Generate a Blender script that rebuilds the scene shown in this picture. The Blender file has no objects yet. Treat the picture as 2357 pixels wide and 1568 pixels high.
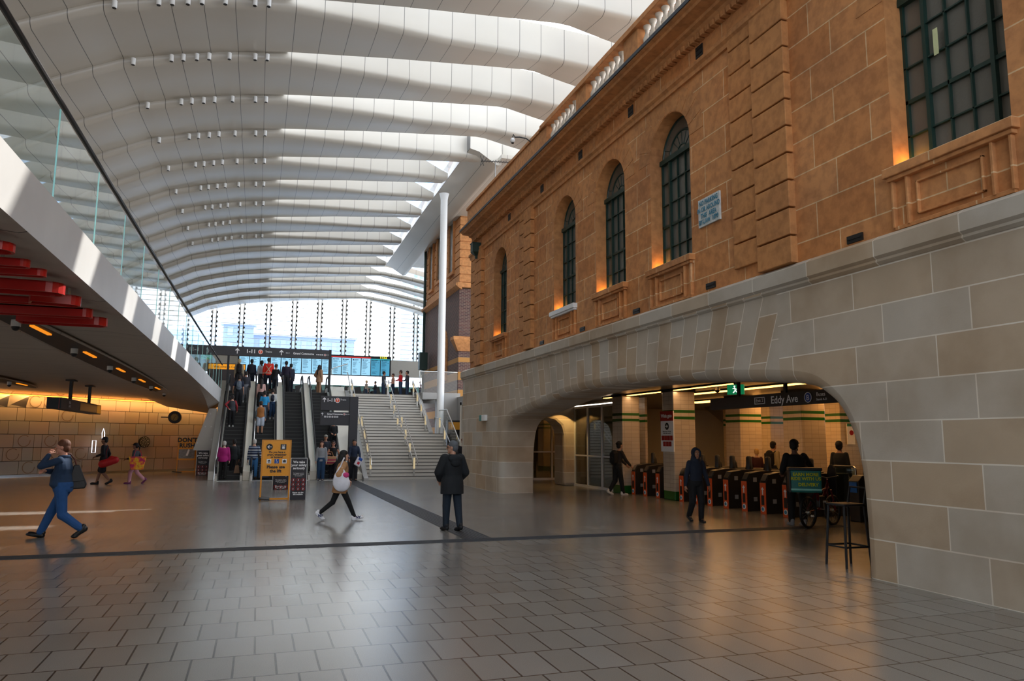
import bpy, bmesh, math, random
from mathutils import Vector, Matrix, Euler
random.seed(7)
S = 0.9                       # design units -> metres
scene = bpy.context.scene
COL = scene.collection
PI = math.pi
R_ = math.radians

# ------------------------------------------------------------------ camera
FPX = 1720.0
HC = 2.0
roll = R_(0.364); pit = math.atan(227.7/FPX); yaw = math.atan((1178.5-592)*math.cos(pit)/FPX)
sp, cp, sy, cy = math.sin(pit), math.cos(pit), math.sin(yaw), math.cos(yaw)
Fw = Vector((sy*cp, cy*cp, sp)); R0 = Vector((cy, -sy, 0)); D0 = -(R0.cross(Fw))
Rx = math.cos(roll)*R0 - math.sin(roll)*D0
Dn = math.sin(roll)*R0 + math.cos(roll)*D0
cam_d = bpy.data.cameras.new('camera'); cam = bpy.data.objects.new('camera', cam_d); COL.objects.link(cam)
M = Matrix.Identity(4)
for i in range(3):
    M[i][0] = Rx[i]; M[i][1] = -Dn[i]; M[i][2] = -Fw[i]
M[0][3], M[1][3], M[2][3] = 0, 0, HC*S
cam.matrix_world = M
cam_d.sensor_width = 36; cam_d.lens = FPX/2357*36
cam_d.clip_end = 1000; cam_d.clip_start = .05
scene.camera = cam

# ------------------------------------------------------------------ world, sun, exposure
scene.view_settings.view_transform = 'Standard'
scene.view_settings.look = 'None'
scene.view_settings.gamma = 1
scene.view_settings.exposure = 0.38
world = bpy.data.worlds.new('world'); scene.world = world
world.use_nodes = True
wn = world.node_tree.nodes; wl = world.node_tree.links; wn.clear()
wo = wn.new('ShaderNodeOutputWorld'); wb = wn.new('ShaderNodeBackground'); wl.new(wb.outputs[0], wo.inputs[0])
wt = wn.new('ShaderNodeTexCoord'); wz = wn.new('ShaderNodeTexNoise'); wr = wn.new('ShaderNodeValToRGB')
wm = wn.new('ShaderNodeMapping'); wm.inputs['Scale'].default_value = (1, 1, 2.2)
wl.new(wt.outputs['Generated'], wm.inputs[0]); wl.new(wm.outputs[0], wz.inputs['Vector']); wz.inputs['Scale'].default_value = 3.0; wz.inputs['Detail'].default_value = 5
wl.new(wz.outputs['Fac'], wr.inputs[0])
wr.color_ramp.elements[0].position = .38; wr.color_ramp.elements[0].color = (.36, .60, .95, 1)
wr.color_ramp.elements[1].position = .54; wr.color_ramp.elements[1].color = (1, .985, .965, 1)
wl.new(wr.outputs[0], wb.inputs[0]); wb.inputs[1].default_value = 3.6
sun_d = bpy.data.lights.new('sun', 'SUN'); sun = bpy.data.objects.new('sun', sun_d); COL.objects.link(sun)
sun_dir = Vector((1.04, .72, 1.0)).normalized()
sun.rotation_euler = sun_dir.to_track_quat('Z', 'Y').to_euler()
sun.location = sun_dir*80
sun_d.energy = 8.0; sun_d.angle = R_(.55); sun_d.color = (1, .95, .88)

# ------------------------------------------------------------------ helpers
def lin(h):
    h = h.lstrip('#'); c = [int(h[i:i+2], 16)/255 for i in (0, 2, 4)]
    return tuple(((x/12.92) if x <= .04045 else ((x+.055)/1.055)**2.4) for x in c)+(1,)

def newmat(name):
    m = bpy.data.materials.new(name); m.use_nodes = True
    n = m.node_tree.nodes; b = n['Principled BSDF']
    return m, n, m.node_tree.links, b

def plain(name, col, rough=.6, metal=0, noise=.08, nscale=30, spec=.5, bump=0):
    m, n, l, b = newmat(name)
    c = lin(col) if isinstance(col, str) else col
    b.inputs['Roughness'].default_value = rough; b.inputs['Metallic'].default_value = metal
    b.inputs['Specular IOR Level'].default_value = spec
    tc = n.new('ShaderNodeTexCoord'); nz = n.new('ShaderNodeTexNoise'); nz.inputs['Scale'].default_value = nscale
    l.new(tc.outputs['Object'], nz.inputs['Vector'])
    mx = n.new('ShaderNodeMix'); mx.data_type = 'RGBA'
    mx.inputs['A'].default_value = tuple(x*(1-noise) for x in c[:3])+(1,)
    mx.inputs['B'].default_value = tuple(min(1, x*(1+noise)) for x in c[:3])+(1,)
    l.new(nz.outputs['Fac'], mx.inputs['Factor']); l.new(mx.outputs['Result'], b.inputs['Base Color'])
    if bump:
        bp = n.new('ShaderNodeBump'); bp.inputs['Strength'].default_value = bump; bp.inputs['Distance'].default_value = .01
        l.new(nz.outputs['Fac'], bp.inputs['Height']); l.new(bp.outputs[0], b.inputs['Normal'])
    return m

def emit(name, col, strength):
    m, n, l, b = newmat(name)
    b.inputs['Base Color'].default_value = (0, 0, 0, 1)
    b.inputs['Emission Color'].default_value = lin(col); b.inputs['Emission Strength'].default_value = strength
    return m

def glass(name, tint=(.9, .97, .97), gloss=.12, rough=.02, bumpy=0):
    m = bpy.data.materials.new(name); m.use_nodes = True; n = m.node_tree.nodes; l = m.node_tree.links; n.clear()
    o = n.new('ShaderNodeOutputMaterial'); t = n.new('ShaderNodeBsdfTransparent'); g = n.new('ShaderNodeBsdfGlossy'); x = n.new('ShaderNodeMixShader')
    t.inputs[0].default_value = tint+(1,); g.inputs['Roughness'].default_value = rough
    lw = n.new('ShaderNodeLayerWeight'); lw.inputs[0].default_value = .35
    ma = n.new('ShaderNodeMath'); ma.operation = 'MULTIPLY_ADD'; ma.inputs[1].default_value = .35; ma.inputs[2].default_value = gloss
    l.new(lw.outputs['Fresnel'], ma.inputs[0]); l.new(ma.outputs[0], x.inputs[0])
    if bumpy:
        nz = n.new('ShaderNodeTexNoise'); nz.inputs['Scale'].default_value = 35; bp = n.new('ShaderNodeBump'); bp.inputs['Strength'].default_value = bumpy
        l.new(nz.outputs['Fac'], bp.inputs['Height']); l.new(bp.outputs[0], g.inputs['Normal'])
    l.new(t.outputs[0], x.inputs[1]); l.new(g.outputs[0], x.inputs[2]); l.new(x.outputs[0], o.inputs[0])
    return m

class NB:
    """tiny node helper working in design-unit world coordinates"""
    def __init__(s, name):
        s.m, s.n, s.l, s.b = newmat(name)
        g = s.n.new('ShaderNodeNewGeometry'); v = s.n.new('ShaderNodeVectorMath'); v.operation = 'SCALE'; v.inputs['Scale'].default_value = 1/S
        s.l.new(g.outputs['Position'], v.inputs[0]); s.P = v.outputs[0]
        x = s.n.new('ShaderNodeSeparateXYZ'); s.l.new(s.P, x.inputs[0]); s.X, s.Y, s.Z = x.outputs
    def math(s, op, a, b=None, c=None):
        q = s.n.new('ShaderNodeMath'); q.operation = op
        for i, v in enumerate((a, b, c)):
            if v is None: continue
            if isinstance(v, (int, float)): q.inputs[i].default_value = v
            else: s.l.new(v, q.inputs[i])
        return q.outputs[0]
    def vec(s, a, b, c=0.0):
        q = s.n.new('ShaderNodeCombineXYZ')
        for i, v in enumerate((a, b, c)):
            if isinstance(v, (int, float)): q.inputs[i].default_value = v
            else: s.l.new(v, q.inputs[i])
        return q.outputs[0]
    def brick(s, vec, c1, c2, mo, bw, rh, ms=.012, off=.5, freq=2, bias=0, smooth=.1):
        q = s.n.new('ShaderNodeTexBrick'); s.l.new(vec, q.inputs['Vector'])
        q.inputs['Color1'].default_value = lin(c1); q.inputs['Color2'].default_value = lin(c2); q.inputs['Mortar'].default_value = lin(mo)
        q.inputs['Scale'].default_value = 1; q.inputs['Brick Width'].default_value = bw; q.inputs['Row Height'].default_value = rh
        q.inputs['Mortar Size'].default_value = ms; q.inputs['Mortar Smooth'].default_value = smooth; q.inputs['Bias'].default_value = bias
        q.offset = off; q.offset_frequency = freq
        return q
    def noise(s, scale, detail=4, vec=None):
        q = s.n.new('ShaderNodeTexNoise'); q.inputs['Scale'].default_value = scale; q.inputs['Detail'].default_value = detail
        s.l.new(vec or s.P, q.inputs['Vector']); return q.outputs['Fac']
    def mix(s, f, a, b, mode='MIX'):
        q = s.n.new('ShaderNodeMix'); q.data_type = 'RGBA'; q.blend_type = mode
        for k, v in (('Factor', f), ('A', a), ('B', b)):
            if isinstance(v, (int, float)): q.inputs[k].default_value = v
            elif isinstance(v, tuple): q.inputs[k].default_value = v
            else: s.l.new(v, q.inputs[k])
        return q.outputs['Result']
    def ramp(s, f, stops):
        q = s.n.new('ShaderNodeValToRGB'); s.l.new(f, q.inputs[0]); e = q.color_ramp.elements
        while len(e) < len(stops): e.new(.5)
        for i, (p, c) in enumerate(stops): e[i].position = p; e[i].color = lin(c) if isinstance(c, str) else c
        return q.outputs[0]
    def bump(s, h, st=.3, d=.01):
        q = s.n.new('ShaderNodeBump'); q.inputs['Strength'].default_value = st; q.inputs['Distance'].default_value = d
        s.l.new(h, q.inputs['Height']); s.l.new(q.outputs[0], s.b.inputs['Normal'])
    def out(s, col, rough=.6, metal=0, spec=.5):
        if isinstance(col, tuple): s.b.inputs['Base Color'].default_value = col
        else: s.l.new(col, s.b.inputs['Base Color'])
        if isinstance(rough, (int, float)): s.b.inputs['Roughness'].default_value = rough
        else: s.l.new(rough, s.b.inputs['Roughness'])
        s.b.inputs['Metallic'].default_value = metal; s.b.inputs['Specular IOR Level'].default_value = spec
        return s.m

class MB:
    def __init__(s): s.v = []; s.f = []
    def add(s, vs, fs):
        k = len(s.v); s.v += [tuple(v) for v in vs]; s.f += [tuple(i+k for i in f) for f in fs]; return s
    def box(s, x0, x1, y0, y1, z0, z1):
        return s.add([(x, y, z) for z in (z0, z1) for y in (y0, y1) for x in (x0, x1)],
                     [(0, 2, 3, 1), (4, 5, 7, 6), (0, 1, 5, 4), (2, 6, 7, 3), (0, 4, 6, 2), (1, 3, 7, 5)])
    def obox(s, c, dx, dy, dz, rot=(0, 0, 0)):
        m = Euler(rot).to_matrix(); c = Vector(c)
        vs = [c+m @ Vector((x*dx/2, y*dy/2, z*dz/2)) for z in (-1, 1) for y in (-1, 1) for x in (-1, 1)]
        return s.add(vs, [(0, 2, 3, 1), (4, 5, 7, 6), (0, 1, 5, 4), (2, 6, 7, 3), (0, 4, 6, 2), (1, 3, 7, 5)])
    def prism(s, poly, a0, a1, ax='x'):
        """poly of 2d points extruded along ax: x->(y,z) y->(x,z) z->(x,y)"""
        def P(p, a): return {'x': (a, p[0], p[1]), 'y': (p[0], a, p[1]), 'z': (p[0], p[1], a)}[ax]
        n = len(poly)
        return s.add([P(p, a0) for p in poly]+[P(p, a1) for p in poly],
                     [tuple(range(n-1, -1, -1)), tuple(range(n, 2*n))]+[(i, (i+1) % n, n+(i+1) % n, n+i) for i in range(n)])
    def loft(s, rings, cap=True, closed=True):
        n = len(rings[0]); k = len(s.v)
        for r in rings: s.v += [tuple(p) for p in r]
        for i in range(len(rings)-1):
            for j in range(n if closed else n-1):
                a = k+i*n+j; b = k+i*n+(j+1) % n
                s.f.append((a, b, b+n, a+n))
        if cap and closed:
            s.f.append(tuple(range(k+n-1, k-1, -1))); s.f.append(tuple(range(k+(len(rings)-1)*n, k+len(rings)*n)))
        return s
    def tube(s, pts, r, n=10, closed=False):
        pts = [Vector(p) for p in pts]; rings = []
        m = len(pts); rr = r if isinstance(r, (list, tuple)) else [r]*m
        up = None
        for i, p in enumerate(pts):
            if closed: t = (pts[(i+1) % m]-pts[i-1])
            else: t = pts[min(i+1, m-1)]-pts[max(i-1, 0)]
            t = t.normalized()
            if up is None:
                up = Vector((0, 0, 1)) if abs(t.z) < .9 else Vector((1, 0, 0))
            a = t.cross(up)
            if a.length < 1e-4: a = t.cross(Vector((0, 1, 0)))
            a.normalize(); b = a.cross(t).normalized(); up = b
            rings.append([p+(a*math.cos(2*PI*k/n)+b*math.sin(2*PI*k/n))*rr[i] for k in range(n)])
        if closed: rings.append(rings[0])
        return s.loft(rings, cap=not closed)
    def cyl(s, c, r, h, n=20, r2=None, ax='z'):
        c = Vector(c); d = {'z': Vector((0, 0, 1)), 'y': Vector((0, 1, 0)), 'x': Vector((1, 0, 0))}[ax]
        return s.tube([c, c+d*h], [r, r if r2 is None else r2], n)
    def capsule(s, p, q, r1, r2, n=12, k=4):
        p, q = Vector(p), Vector(q); d = (q-p)
        if d.length < 1e-5: d = Vector((0, 0, 1e-3))
        t = d.normalized(); pts = []; rr = []
        for i in range(k+1):
            a = PI/2*i/k; pts.append(p-t*r1*math.cos(a)*1.0); rr.append(max(r1*math.sin(a), r1*.05))
        for i in range(k+1):
            a = PI/2*i/k; pts.append(q+t*r2*math.sin(a)); rr.append(max(r2*math.cos(a), r2*.05))
        return s.tube(pts, rr, n)
    def ell(s, c, rx, ry, rz, rot=None, nu=16, nv=10):
        c = Vector(c); m = (Euler(rot).to_matrix() if rot is not None and not isinstance(rot, Matrix) else rot) or Matrix.Identity(3); rings = []
        for i in range(nv+1):
            a = PI*(.02+.96*i/nv)
            rings.append([c+m @ Vector((rx*math.sin(a)*math.cos(2*PI*j/nu), ry*math.sin(a)*math.sin(2*PI*j/nu), -rz*math.cos(a))) for j in range(nu)])
        return s.loft(rings)
    def lathe(s, prof, c=(0, 0, 0), n=20):
        return s.loft([[(c[0]+r*math.cos(2*PI*j/n), c[1]+r*math.sin(2*PI*j/n), c[2]+z) for j in range(n)] for r, z in prof])
    def build(s, name, mat, parent=None, smooth=None, bevel=0, loc=None, rot=None, recalc=False):
        me = bpy.data.meshes.new(name); me.from_pydata([(a*S, b*S, c*S) for a, b, c in s.v], [], s.f)
        me.validate(); 
        bm = bmesh.new(); bm.from_mesh(me); bmesh.ops.recalc_face_normals(bm, faces=bm.faces); bm.to_mesh(me); bm.free()
        me.materials.append(mat)
        if smooth is not None:
            for p in me.polygons: p.use_smooth = True
            me.set_sharp_from_angle(angle=R_(smooth))
        o = bpy.data.objects.new(name, me); COL.objects.link(o)
        if parent is not None:
            o.parent = parent
            if loc is None: # geometry given in world frame
                o.matrix_parent_inverse = Matrix.Translation(-wloc(parent))
        if loc is not None: o.location = Vector(loc)*S
        if rot is not None: o.rotation_euler = rot
        if bevel:
            md = o.modifiers.new('bevel', 'BEVEL'); md.width = bevel*S; md.segments = 2; md.limit_method = 'ANGLE'
        return o

def wloc(o):
    v = Vector(o.location)
    while o.parent is not None:
        o = o.parent
        v = v+Vector(o.location) if False else v
    return v

def thing(name, label, cat, loc=(0, 0, 0), rotz=0, group=None):
    o = bpy.data.objects.new(name, None); COL.objects.link(o); o.empty_display_size = .1
    o.location = Vector(loc)*S; o.rotation_euler = (0, 0, rotz)
    o['label'] = label; o['category'] = cat
    if group: o['group'] = group
    return o
def tag(o, label, cat, group=None, kind=None):
    o['label'] = label; o['category'] = cat
    if group: o['group'] = group
    if kind: o['kind'] = kind
    return o
def struct(o, label=None, cat=None):
    o['kind'] = 'structure'
    if label: o['label'] = label
    if cat: o['category'] = cat
    return o
def sub(o, child):
    """hang a mesh built in world frame under a part (which itself sits in world frame)"""
    child.parent = o; child.matrix_parent_inverse = Matrix.Identity(4)
    return child
def dup(root, loc, label=None, rotz=None):
    r = root.copy(); COL.objects.link(r); r.location = Vector(loc)*S
    if rotz is not None: r.rotation_euler = (0, 0, rotz)
    if label: r['label'] = label
    for ch in root.children:
        c = ch.copy(); COL.objects.link(c); c.parent = r
        for g in ch.children:
            d = g.copy(); COL.objects.link(d); d.parent = c
    return r
def part(root, mb, name, mat, **kw):
    """mesh in the local frame of root"""
    return mb.build(name, mat, root, loc=(0, 0, 0), **kw)
FACE_CAM = (PI/2, 0, 0)        # lettering read by someone looking along +y
FACE_LEFT = (PI/2, 0, -PI/2)   # lettering read by someone looking along +x
def text(s, size, loc, mat, parent, rot=FACE_CAM, name='lettering', align='CENTER', xs=1, bold=0, level=1):
    cu = bpy.data.curves.new(name, 'FONT'); cu.body = s; cu.size = size*S; cu.align_x = align; cu.align_y = 'CENTER'
    cu.extrude = .0015; cu.offset = bold*S; cu.resolution_u = 2; cu.space_line = .95
    t = bpy.data.objects.new('t', cu)
    me = bpy.data.meshes.new_from_object(t); bpy.data.objects.remove(t); bpy.data.curves.remove(cu)
    for v in me.vertices: v.co.x *= xs
    me.materials.clear(); me.materials.append(mat); me.name = name
    o = bpy.data.objects.new(name, me); COL.objects.link(o)
    o.parent = parent; o.location = Vector(loc)*S; o.rotation_euler = rot
    return o

# ------------------------------------------------------------------ materials
def mk_floor():
    b = NB('floor_tiles')
    v = b.vec(b.math('ADD', b.X, 100.0), b.math('ADD', b.Y, 67.83))
    br = b.brick(v, '#96928c', '#8a857e', '#302c29', .36, .68, .009, .5, 2)
    nz = b.noise(.5, 4); c = b.mix(.35, br.outputs['Color'], b.ramp(nz, [(.3, '#8a857f'), (.7, '#c0bcb6')]), 'MULTIPLY')
    fine = b.noise(160, 2)
    c = b.mix(.25, c, b.ramp(fine, [(.35, '#777777'), (.65, '#ffffff')]), 'MULTIPLY')
    h = b.math('MULTIPLY', br.outputs['Fac'], -1.0)
    b.bump(h, .6, .004)
    r = b.math('MULTIPLY_ADD', nz, .10, .20)
    return b.out(c, r, spec=.8)
M_floor = mk_floor()
def mk_ashlar():
    b = NB('pale_sandstone')
    c1, c2, mo = '#c8c0b2', '#c2a682', '#efe9dc'
    v1 = b.vec(b.math('ADD', b.Y, 50.3), b.Z)
    a = b.brick(v1, c1, c2, mo, 1.45, .575, .010, .38, 2, bias=-.25)
    # radiating voussoirs above the big arch
    dy = b.math('SUBTRACT', b.Y, 18.3)
    fan = b.math('MULTIPLY_ADD', b.math('SUBTRACT', b.Z, 3.4), -.055, 1.0)
    u = b.math('MULTIPLY', dy, fan)
    v2 = b.vec(b.math('ADD', b.Z, 30.2), b.math('ADD', u, 40.0))
    d = b.brick(v2, c1, c2, mo, .85, .50, .010, .45, 2, bias=-.2)
    msk = b.math('MULTIPLY', b.math('LESS_THAN', b.math('ABSOLUTE', b.math('ADD', dy, .15)), 7.2), b.math('GREATER_THAN', b.Z, 2.6))
    msk = b.math('MULTIPLY', msk, b.math('LESS_THAN', b.Z, 4.70))
    col = b.mix(msk, a.outputs['Color'], d.outputs['Color'])
    nz = b.noise(.9, 6); col = b.mix(.45, col, b.ramp(nz, [(.35, '#9a8464'), (.55, '#d0cdc8'), (.75, '#b9b4ac')]), 'MULTIPLY')
    col = b.mix(.55, col, (1, 1, 1, 1), 'SCREEN') if False else col
    nf = b.noise(40, 4); b.bump(nf, .25, .004)
    return b.out(col, .75)
M_ash = mk_ashlar()
def mk_brown(name='brown_sandstone', c1='#e0a670', c2='#d29257', mo='#f2d8b0', bw=1.25, rh=.60):
    b = NB(name)
    v1 = b.vec(b.math('ADD', b.math('ADD', b.Y, b.X), 50.1), b.math('ADD', b.Z, .0))
    a = b.brick(v1, c1, c2, mo, bw, rh, .011, .4, 2)
    col = a.outputs['Color']
    nz = b.noise(.55, 7); col = b.mix(.55, col, b.ramp(nz, [(.3, '#a98462'), (.5, '#e0c8a8'), (.7, '#efcaa0')]), 'MULTIPLY')
    n2 = b.noise(6, 6); col = b.mix(.3, col, b.ramp(n2, [(.35, '#6a4a33'), (.6, '#ffffff')]), 'MULTIPLY')
    b.bump(b.noise(28, 5), .35, .006)
    return b.out(col, .8)
M_brown = mk_brown()
M_brown2 = mk_brown('orange_sandstone', '#d49c66', '#cc9058', '#8a5a30', 40, 40)
M_brown3 = mk_brown('plain_sandstone', '#d09860', '#c68a52', '#8a5a30', 40, 40)
def mk_brick():
    b = NB('dark_brick_bands')
    v1 = b.vec(b.math('ADD', b.math('ADD', b.Y, b.X), 50.1), b.Z)
    a = b.brick(v1, '#5b3a35', '#452f30', '#7a6a5c', .27, .095, .012)
    w = b.math('FRACT', b.math('MULTIPLY', b.Z, 1/1.15))
    low = b.math('LESS_THAN', b.Z, 7.2)
    msk = b.math('MULTIPLY', b.math('LESS_THAN', w, .45), low)
    col = b.mix(msk, a.outputs['Color'], lin('#a9793f'))
    b.bump(a.outputs['Fac'], -.4, .006)
    return b.out(col, .85)
M_brick = mk_brick()
def mk_roof():
    b = NB('roof_panels')
    fx = b.math('FRACT', b.math('MULTIPLY', b.math('ADD', b.X, 45.02), 1/.93))
    seam = b.math('LESS_THAN', fx, .022)
    nz = b.noise(.35, 4)
    c = b.mix(nz, lin('#a8a195'), lin('#b5afa4'))
    c = b.mix(seam, c, lin('#55524e'))
    return b.out(c, .32, spec=.5)
M_roof = mk_roof()
def mk_conc(name, c1, c2, rough=.55, streak=False):
    b = NB(name)
    if streak:
        q = b.n.new('ShaderNodeMapping'); q.inputs['Scale'].default_value = (.25, 3.5, 3.5); b.l.new(b.P, q.inputs[0])
        nz = b.noise(1.2, 6, q.outputs[0])
    else: nz = b.noise(1.1, 7)
    c = b.mix(nz, lin(c1), lin(c2))
    if streak:
        s1 = b.math('LESS_THAN', b.math('FRACT', b.math('MULTIPLY', b.math('ADD', b.Y, 50), 1/4.2)), .006)
        c = b.mix(s1, c, lin('#3a342e'))
    b.bump(b.noise(25, 5), .12, .004)
    return b.out(c, rough)
M_conc = mk_conc('balcony_concrete', '#b9b7b4', '#d0cfcc', .45)
M_soff = mk_conc('formed_concrete_soffit', '#c4b8aa', '#a89b8d', .6, True)
M_conc2 = mk_conc('grey_concrete', '#8d8a86', '#a3a09b')
M_stair = mk_conc('stair_stone', '#b0aaa0', '#c0bab0', .6)
M_white = plain('white_paint', '#e2e2e0', .4)
M_cream = plain('cream_panel', '#d6cebf', .5)
M_steel = plain('stainless_steel', '#b9b8b4', .28, 1, nscale=80)
M_steelb = plain('brushed_panel', '#a8a49c', .42, .6, nscale=60)
M_black = plain('black_plastic', '#141414', .45)
M_rubber = plain('black_rubber', '#0c0c0d', .55)
M_dark = plain('dark_sign_grey', '#2c2c31', .5)
M_darkm = plain('dark_steel', '#1d1e20', .5, .3)
M_green = plain('dark_green_frame', '#16332c', .45)
M_glass = glass('balustrade_glass', (.76, .91, .92), .10)
M_gesc = glass('escalator_glass', (.92, .95, .94), .02)
M_gskin = glass('facade_glass', (.95, .98, 1.0), .02)
M_gwin = glass('skylight_glass', (.97, .985, 1.0), .0)
M_edge = plain('glass_edge_green', '#7fc4bd', .2, 0, spec=.8)
def mk_obscure():
    m, n, l, b = newmat('obscure_wired_glass')
    b.inputs['Base Color'].default_value = lin('#605f58'); b.inputs['Roughness'].default_value = .22; b.inputs['Specular IOR Level'].default_value = .9
    nz = n.new('ShaderNodeTexNoise'); nz.inputs['Scale'].default_value = 26; nz.inputs['Detail'].default_value = 2
    tc = n.new('ShaderNodeTexCoord'); l.new(tc.outputs['Object'], nz.inputs['Vector'])
    bp = n.new('ShaderNodeBump'); bp.inputs['Strength'].default_value = .35; bp.inputs['Distance'].default_value = .01
    l.new(nz.outputs['Fac'], bp.inputs['Height']); l.new(bp.outputs[0], b.inputs['Normal'])
    return m
M_obs = mk_obscure()
M_red = plain('red_enamel', '#a01713', .35)
M_orange = plain('safety_orange', '#e2571f', .5)
M_yel = plain('sign_yellow', '#f0a010', .45)
M_wht = plain('print_white', '#f2f2f2', .5)
M_blk = plain('print_black', '#101010', .5)
M_led = emit('warm_led_strip', '#ffb055', 5)
M_amber = emit('amber_led_cove', '#ff9420', 6)
M_amb2 = emit('amber_slot_lamp', '#e8861c', .9)
M_tact = plain('tactile_grey', '#38383a', .6)
M_emw = emit('white_lamp', '#fff0dc', 3)
# ================================================================== STRUCTURE
ZU = 4.75      # upper concourse level
# floor, with a hole for nothing: one slab
struct(MB().box(-20, 34, -16, 60, -.25, 0).build('floor', M_floor))
struct(MB().box(-14.6, 12, -14.4, -14, 0, 4.5).box(-14.6, -14, -14.4, -14, 4.5, 16).box(-7.5, -7.2, -14.4, -14, 4.5, 16).box(-1.5, -1.2, -14.4, -14, 4.5, 16).box(4.5, 4.8, -14.4, -14, 4.5, 16).build('wall_behind', mk_conc('entrance_wall_stone', '#8f8579', '#7c7268', .7)))
struct(MB().box(-20.3, -20, -14, 40, 0, 4.3).build('wall_left', mk_conc('left_wall_stone', '#7d6c58', '#8a7864', .7)))
# --- right wall: pale stone with the big arch ---------------------------------
XW = 8.7; XB = 10.0
def dense(pts, n=6):
    out = []
    P = [Vector((a, b)) for a, b in pts]
    for i in range(len(P)-1):
        p0 = P[max(i-1, 0)]; p1 = P[i]; p2 = P[i+1]; p3 = P[min(i+2, len(P)-1)]
        for k in range(n):
            t = k/n
            q = .5*((2*p1)+(p2-p0)*t+(2*p0-5*p1+4*p2-p3)*t*t+(-p0+3*p1-3*p2+p3)*t**3)
            out.append(q)
    out.append(P[-1]); return out
arch = dense([(9.22, 0), (9.22, .8), (9.29, 1.7), (9.52, 2.35), (9.9, 2.74), (10.5, 2.97), (12.2, 3.14), (14.6, 3.32), (17.8, 3.42), (20.5, 3.36), (23.0, 3.10), (25.4, 2.84), (26.2, 2.66), (26.72, 2.25), (26.98, 1.3), (27.0, 0)])
def offs(pts, d):
    out = []
    for i, p in enumerate(pts):
        t = (pts[min(i+1, len(pts)-1)]-pts[max(i-1, 0)]).normalized()
        out.append(p+Vector((-t.y, t.x))*d)      # left of travel = away from the opening
    return out
rr = .22
outer = offs(arch, rr)
outer[0].y = 0; outer[-1].y = 0
wall = MB()
Y0, Y1, ZT = -14.0, 32.6, 4.66
poly = [(Y0, 0)]+[(p.x, p.y) for p in outer]+[(Y1, 0), (Y1, ZT), (Y0, ZT)]
wall.add([(XW, a, b) for a, b in poly], [tuple(range(len(poly)))])
wall.add([(XB, a, b) for a, b in [(Y0, 0)]+[(p.x, p.y) for p in arch]+[(Y1, 0), (Y1, ZT), (Y0, ZT)]], [tuple(range(len(arch)+4))])
rows = []
for k in range(5):
    a = PI/2*k/4
    o2 = offs(arch, rr*(1-math.sin(a)))
    o2[0].y = 0; o2[-1].y = 0
    rows.append([(XW+rr*(1-math.cos(a)), p.x, p.y) for p in o2])
rows.append([(XB, p.x, p.y) for p in arch])
wall.loft(rows, closed=False)
wall.add([(XW, Y1, 0), (XB, Y1, 0), (XB, Y1, ZT), (XW, Y1, ZT)], [(0, 1, 2, 3)])
wall.add([(XW, Y0, ZT), (XW, Y1, ZT), (XB, Y1, ZT), (XB, Y0, ZT)], [(0, 1, 2, 3)])
struct(wall.build('wall_right', M_ash, smooth=35))
# ledge
led = MB().prism([(XB, 4.62), (XW-.01, 4.62), (XW-.06, 4.66), (XW-.05, 4.70), (XW-.10, 4.74), (XW-.10, 4.98), (XW+.02, 5.06), (XB, 5.06)], Y0, Y1+.1, 'y')
struct(led.build('trim_1', M_ash))
# --- brown upper wall with five arched windows ---------------------------------
XU = 8.75
WIN = [(27.37, .82), (20.87, .86), (17.70, .88), (14.60, .88), (7.35, .92), (3.9, .92)]
ZS, ZSP = 6.0, 8.68
def wout(yc, r, n=14, e=0):
    p = [(yc-r-e, ZS-e)]
    for k in range(n+1):
        a = PI-PI*k/n; p.append((yc+(r+e)*math.cos(a), ZSP+(r+e)*math.sin(a)))
    p.append((yc+r+e, ZS-e)); return p
bm = bmesh.new()
def loop(pts):
    vs = [bm.verts.new((XU*S, a*S, b*S)) for a, b in pts]
    return [bm.edges.new((vs[i], vs[(i+1) % len(vs)])) for i in range(len(vs))]
YU = 31.6
ed = loop([(Y0, 5.0), (YU, 5.0), (YU, 11.0), (Y0, 11.0)])
for yc, r in WIN: ed += loop(wout(yc, r))
bmesh.ops.triangle_fill(bm, use_beauty=True, edges=ed)
me = bpy.data.meshes.new('wall_right_upper'); bm.to_mesh(me); bm.free(); me.materials.append(M_brown)
o = bpy.data.objects.new('wall_right_upper', me); COL.objects.link(o); struct(o)
rev = MB()
for yc, r in WIN:
    p = wout(yc, r); rev.loft([[(XU, a, b) for a, b in p], [(XU+.42, a, b) for a, b in p]], cap=False)
rev.box(XU, XU+1.6, YU-.02, YU, 5.0, 11.0)
rev.box(XU+.7, XU+.75, Y0, YU, 5.0, 11.0)
struct(rev.build('wall_right_reveals', M_brown2))
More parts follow.
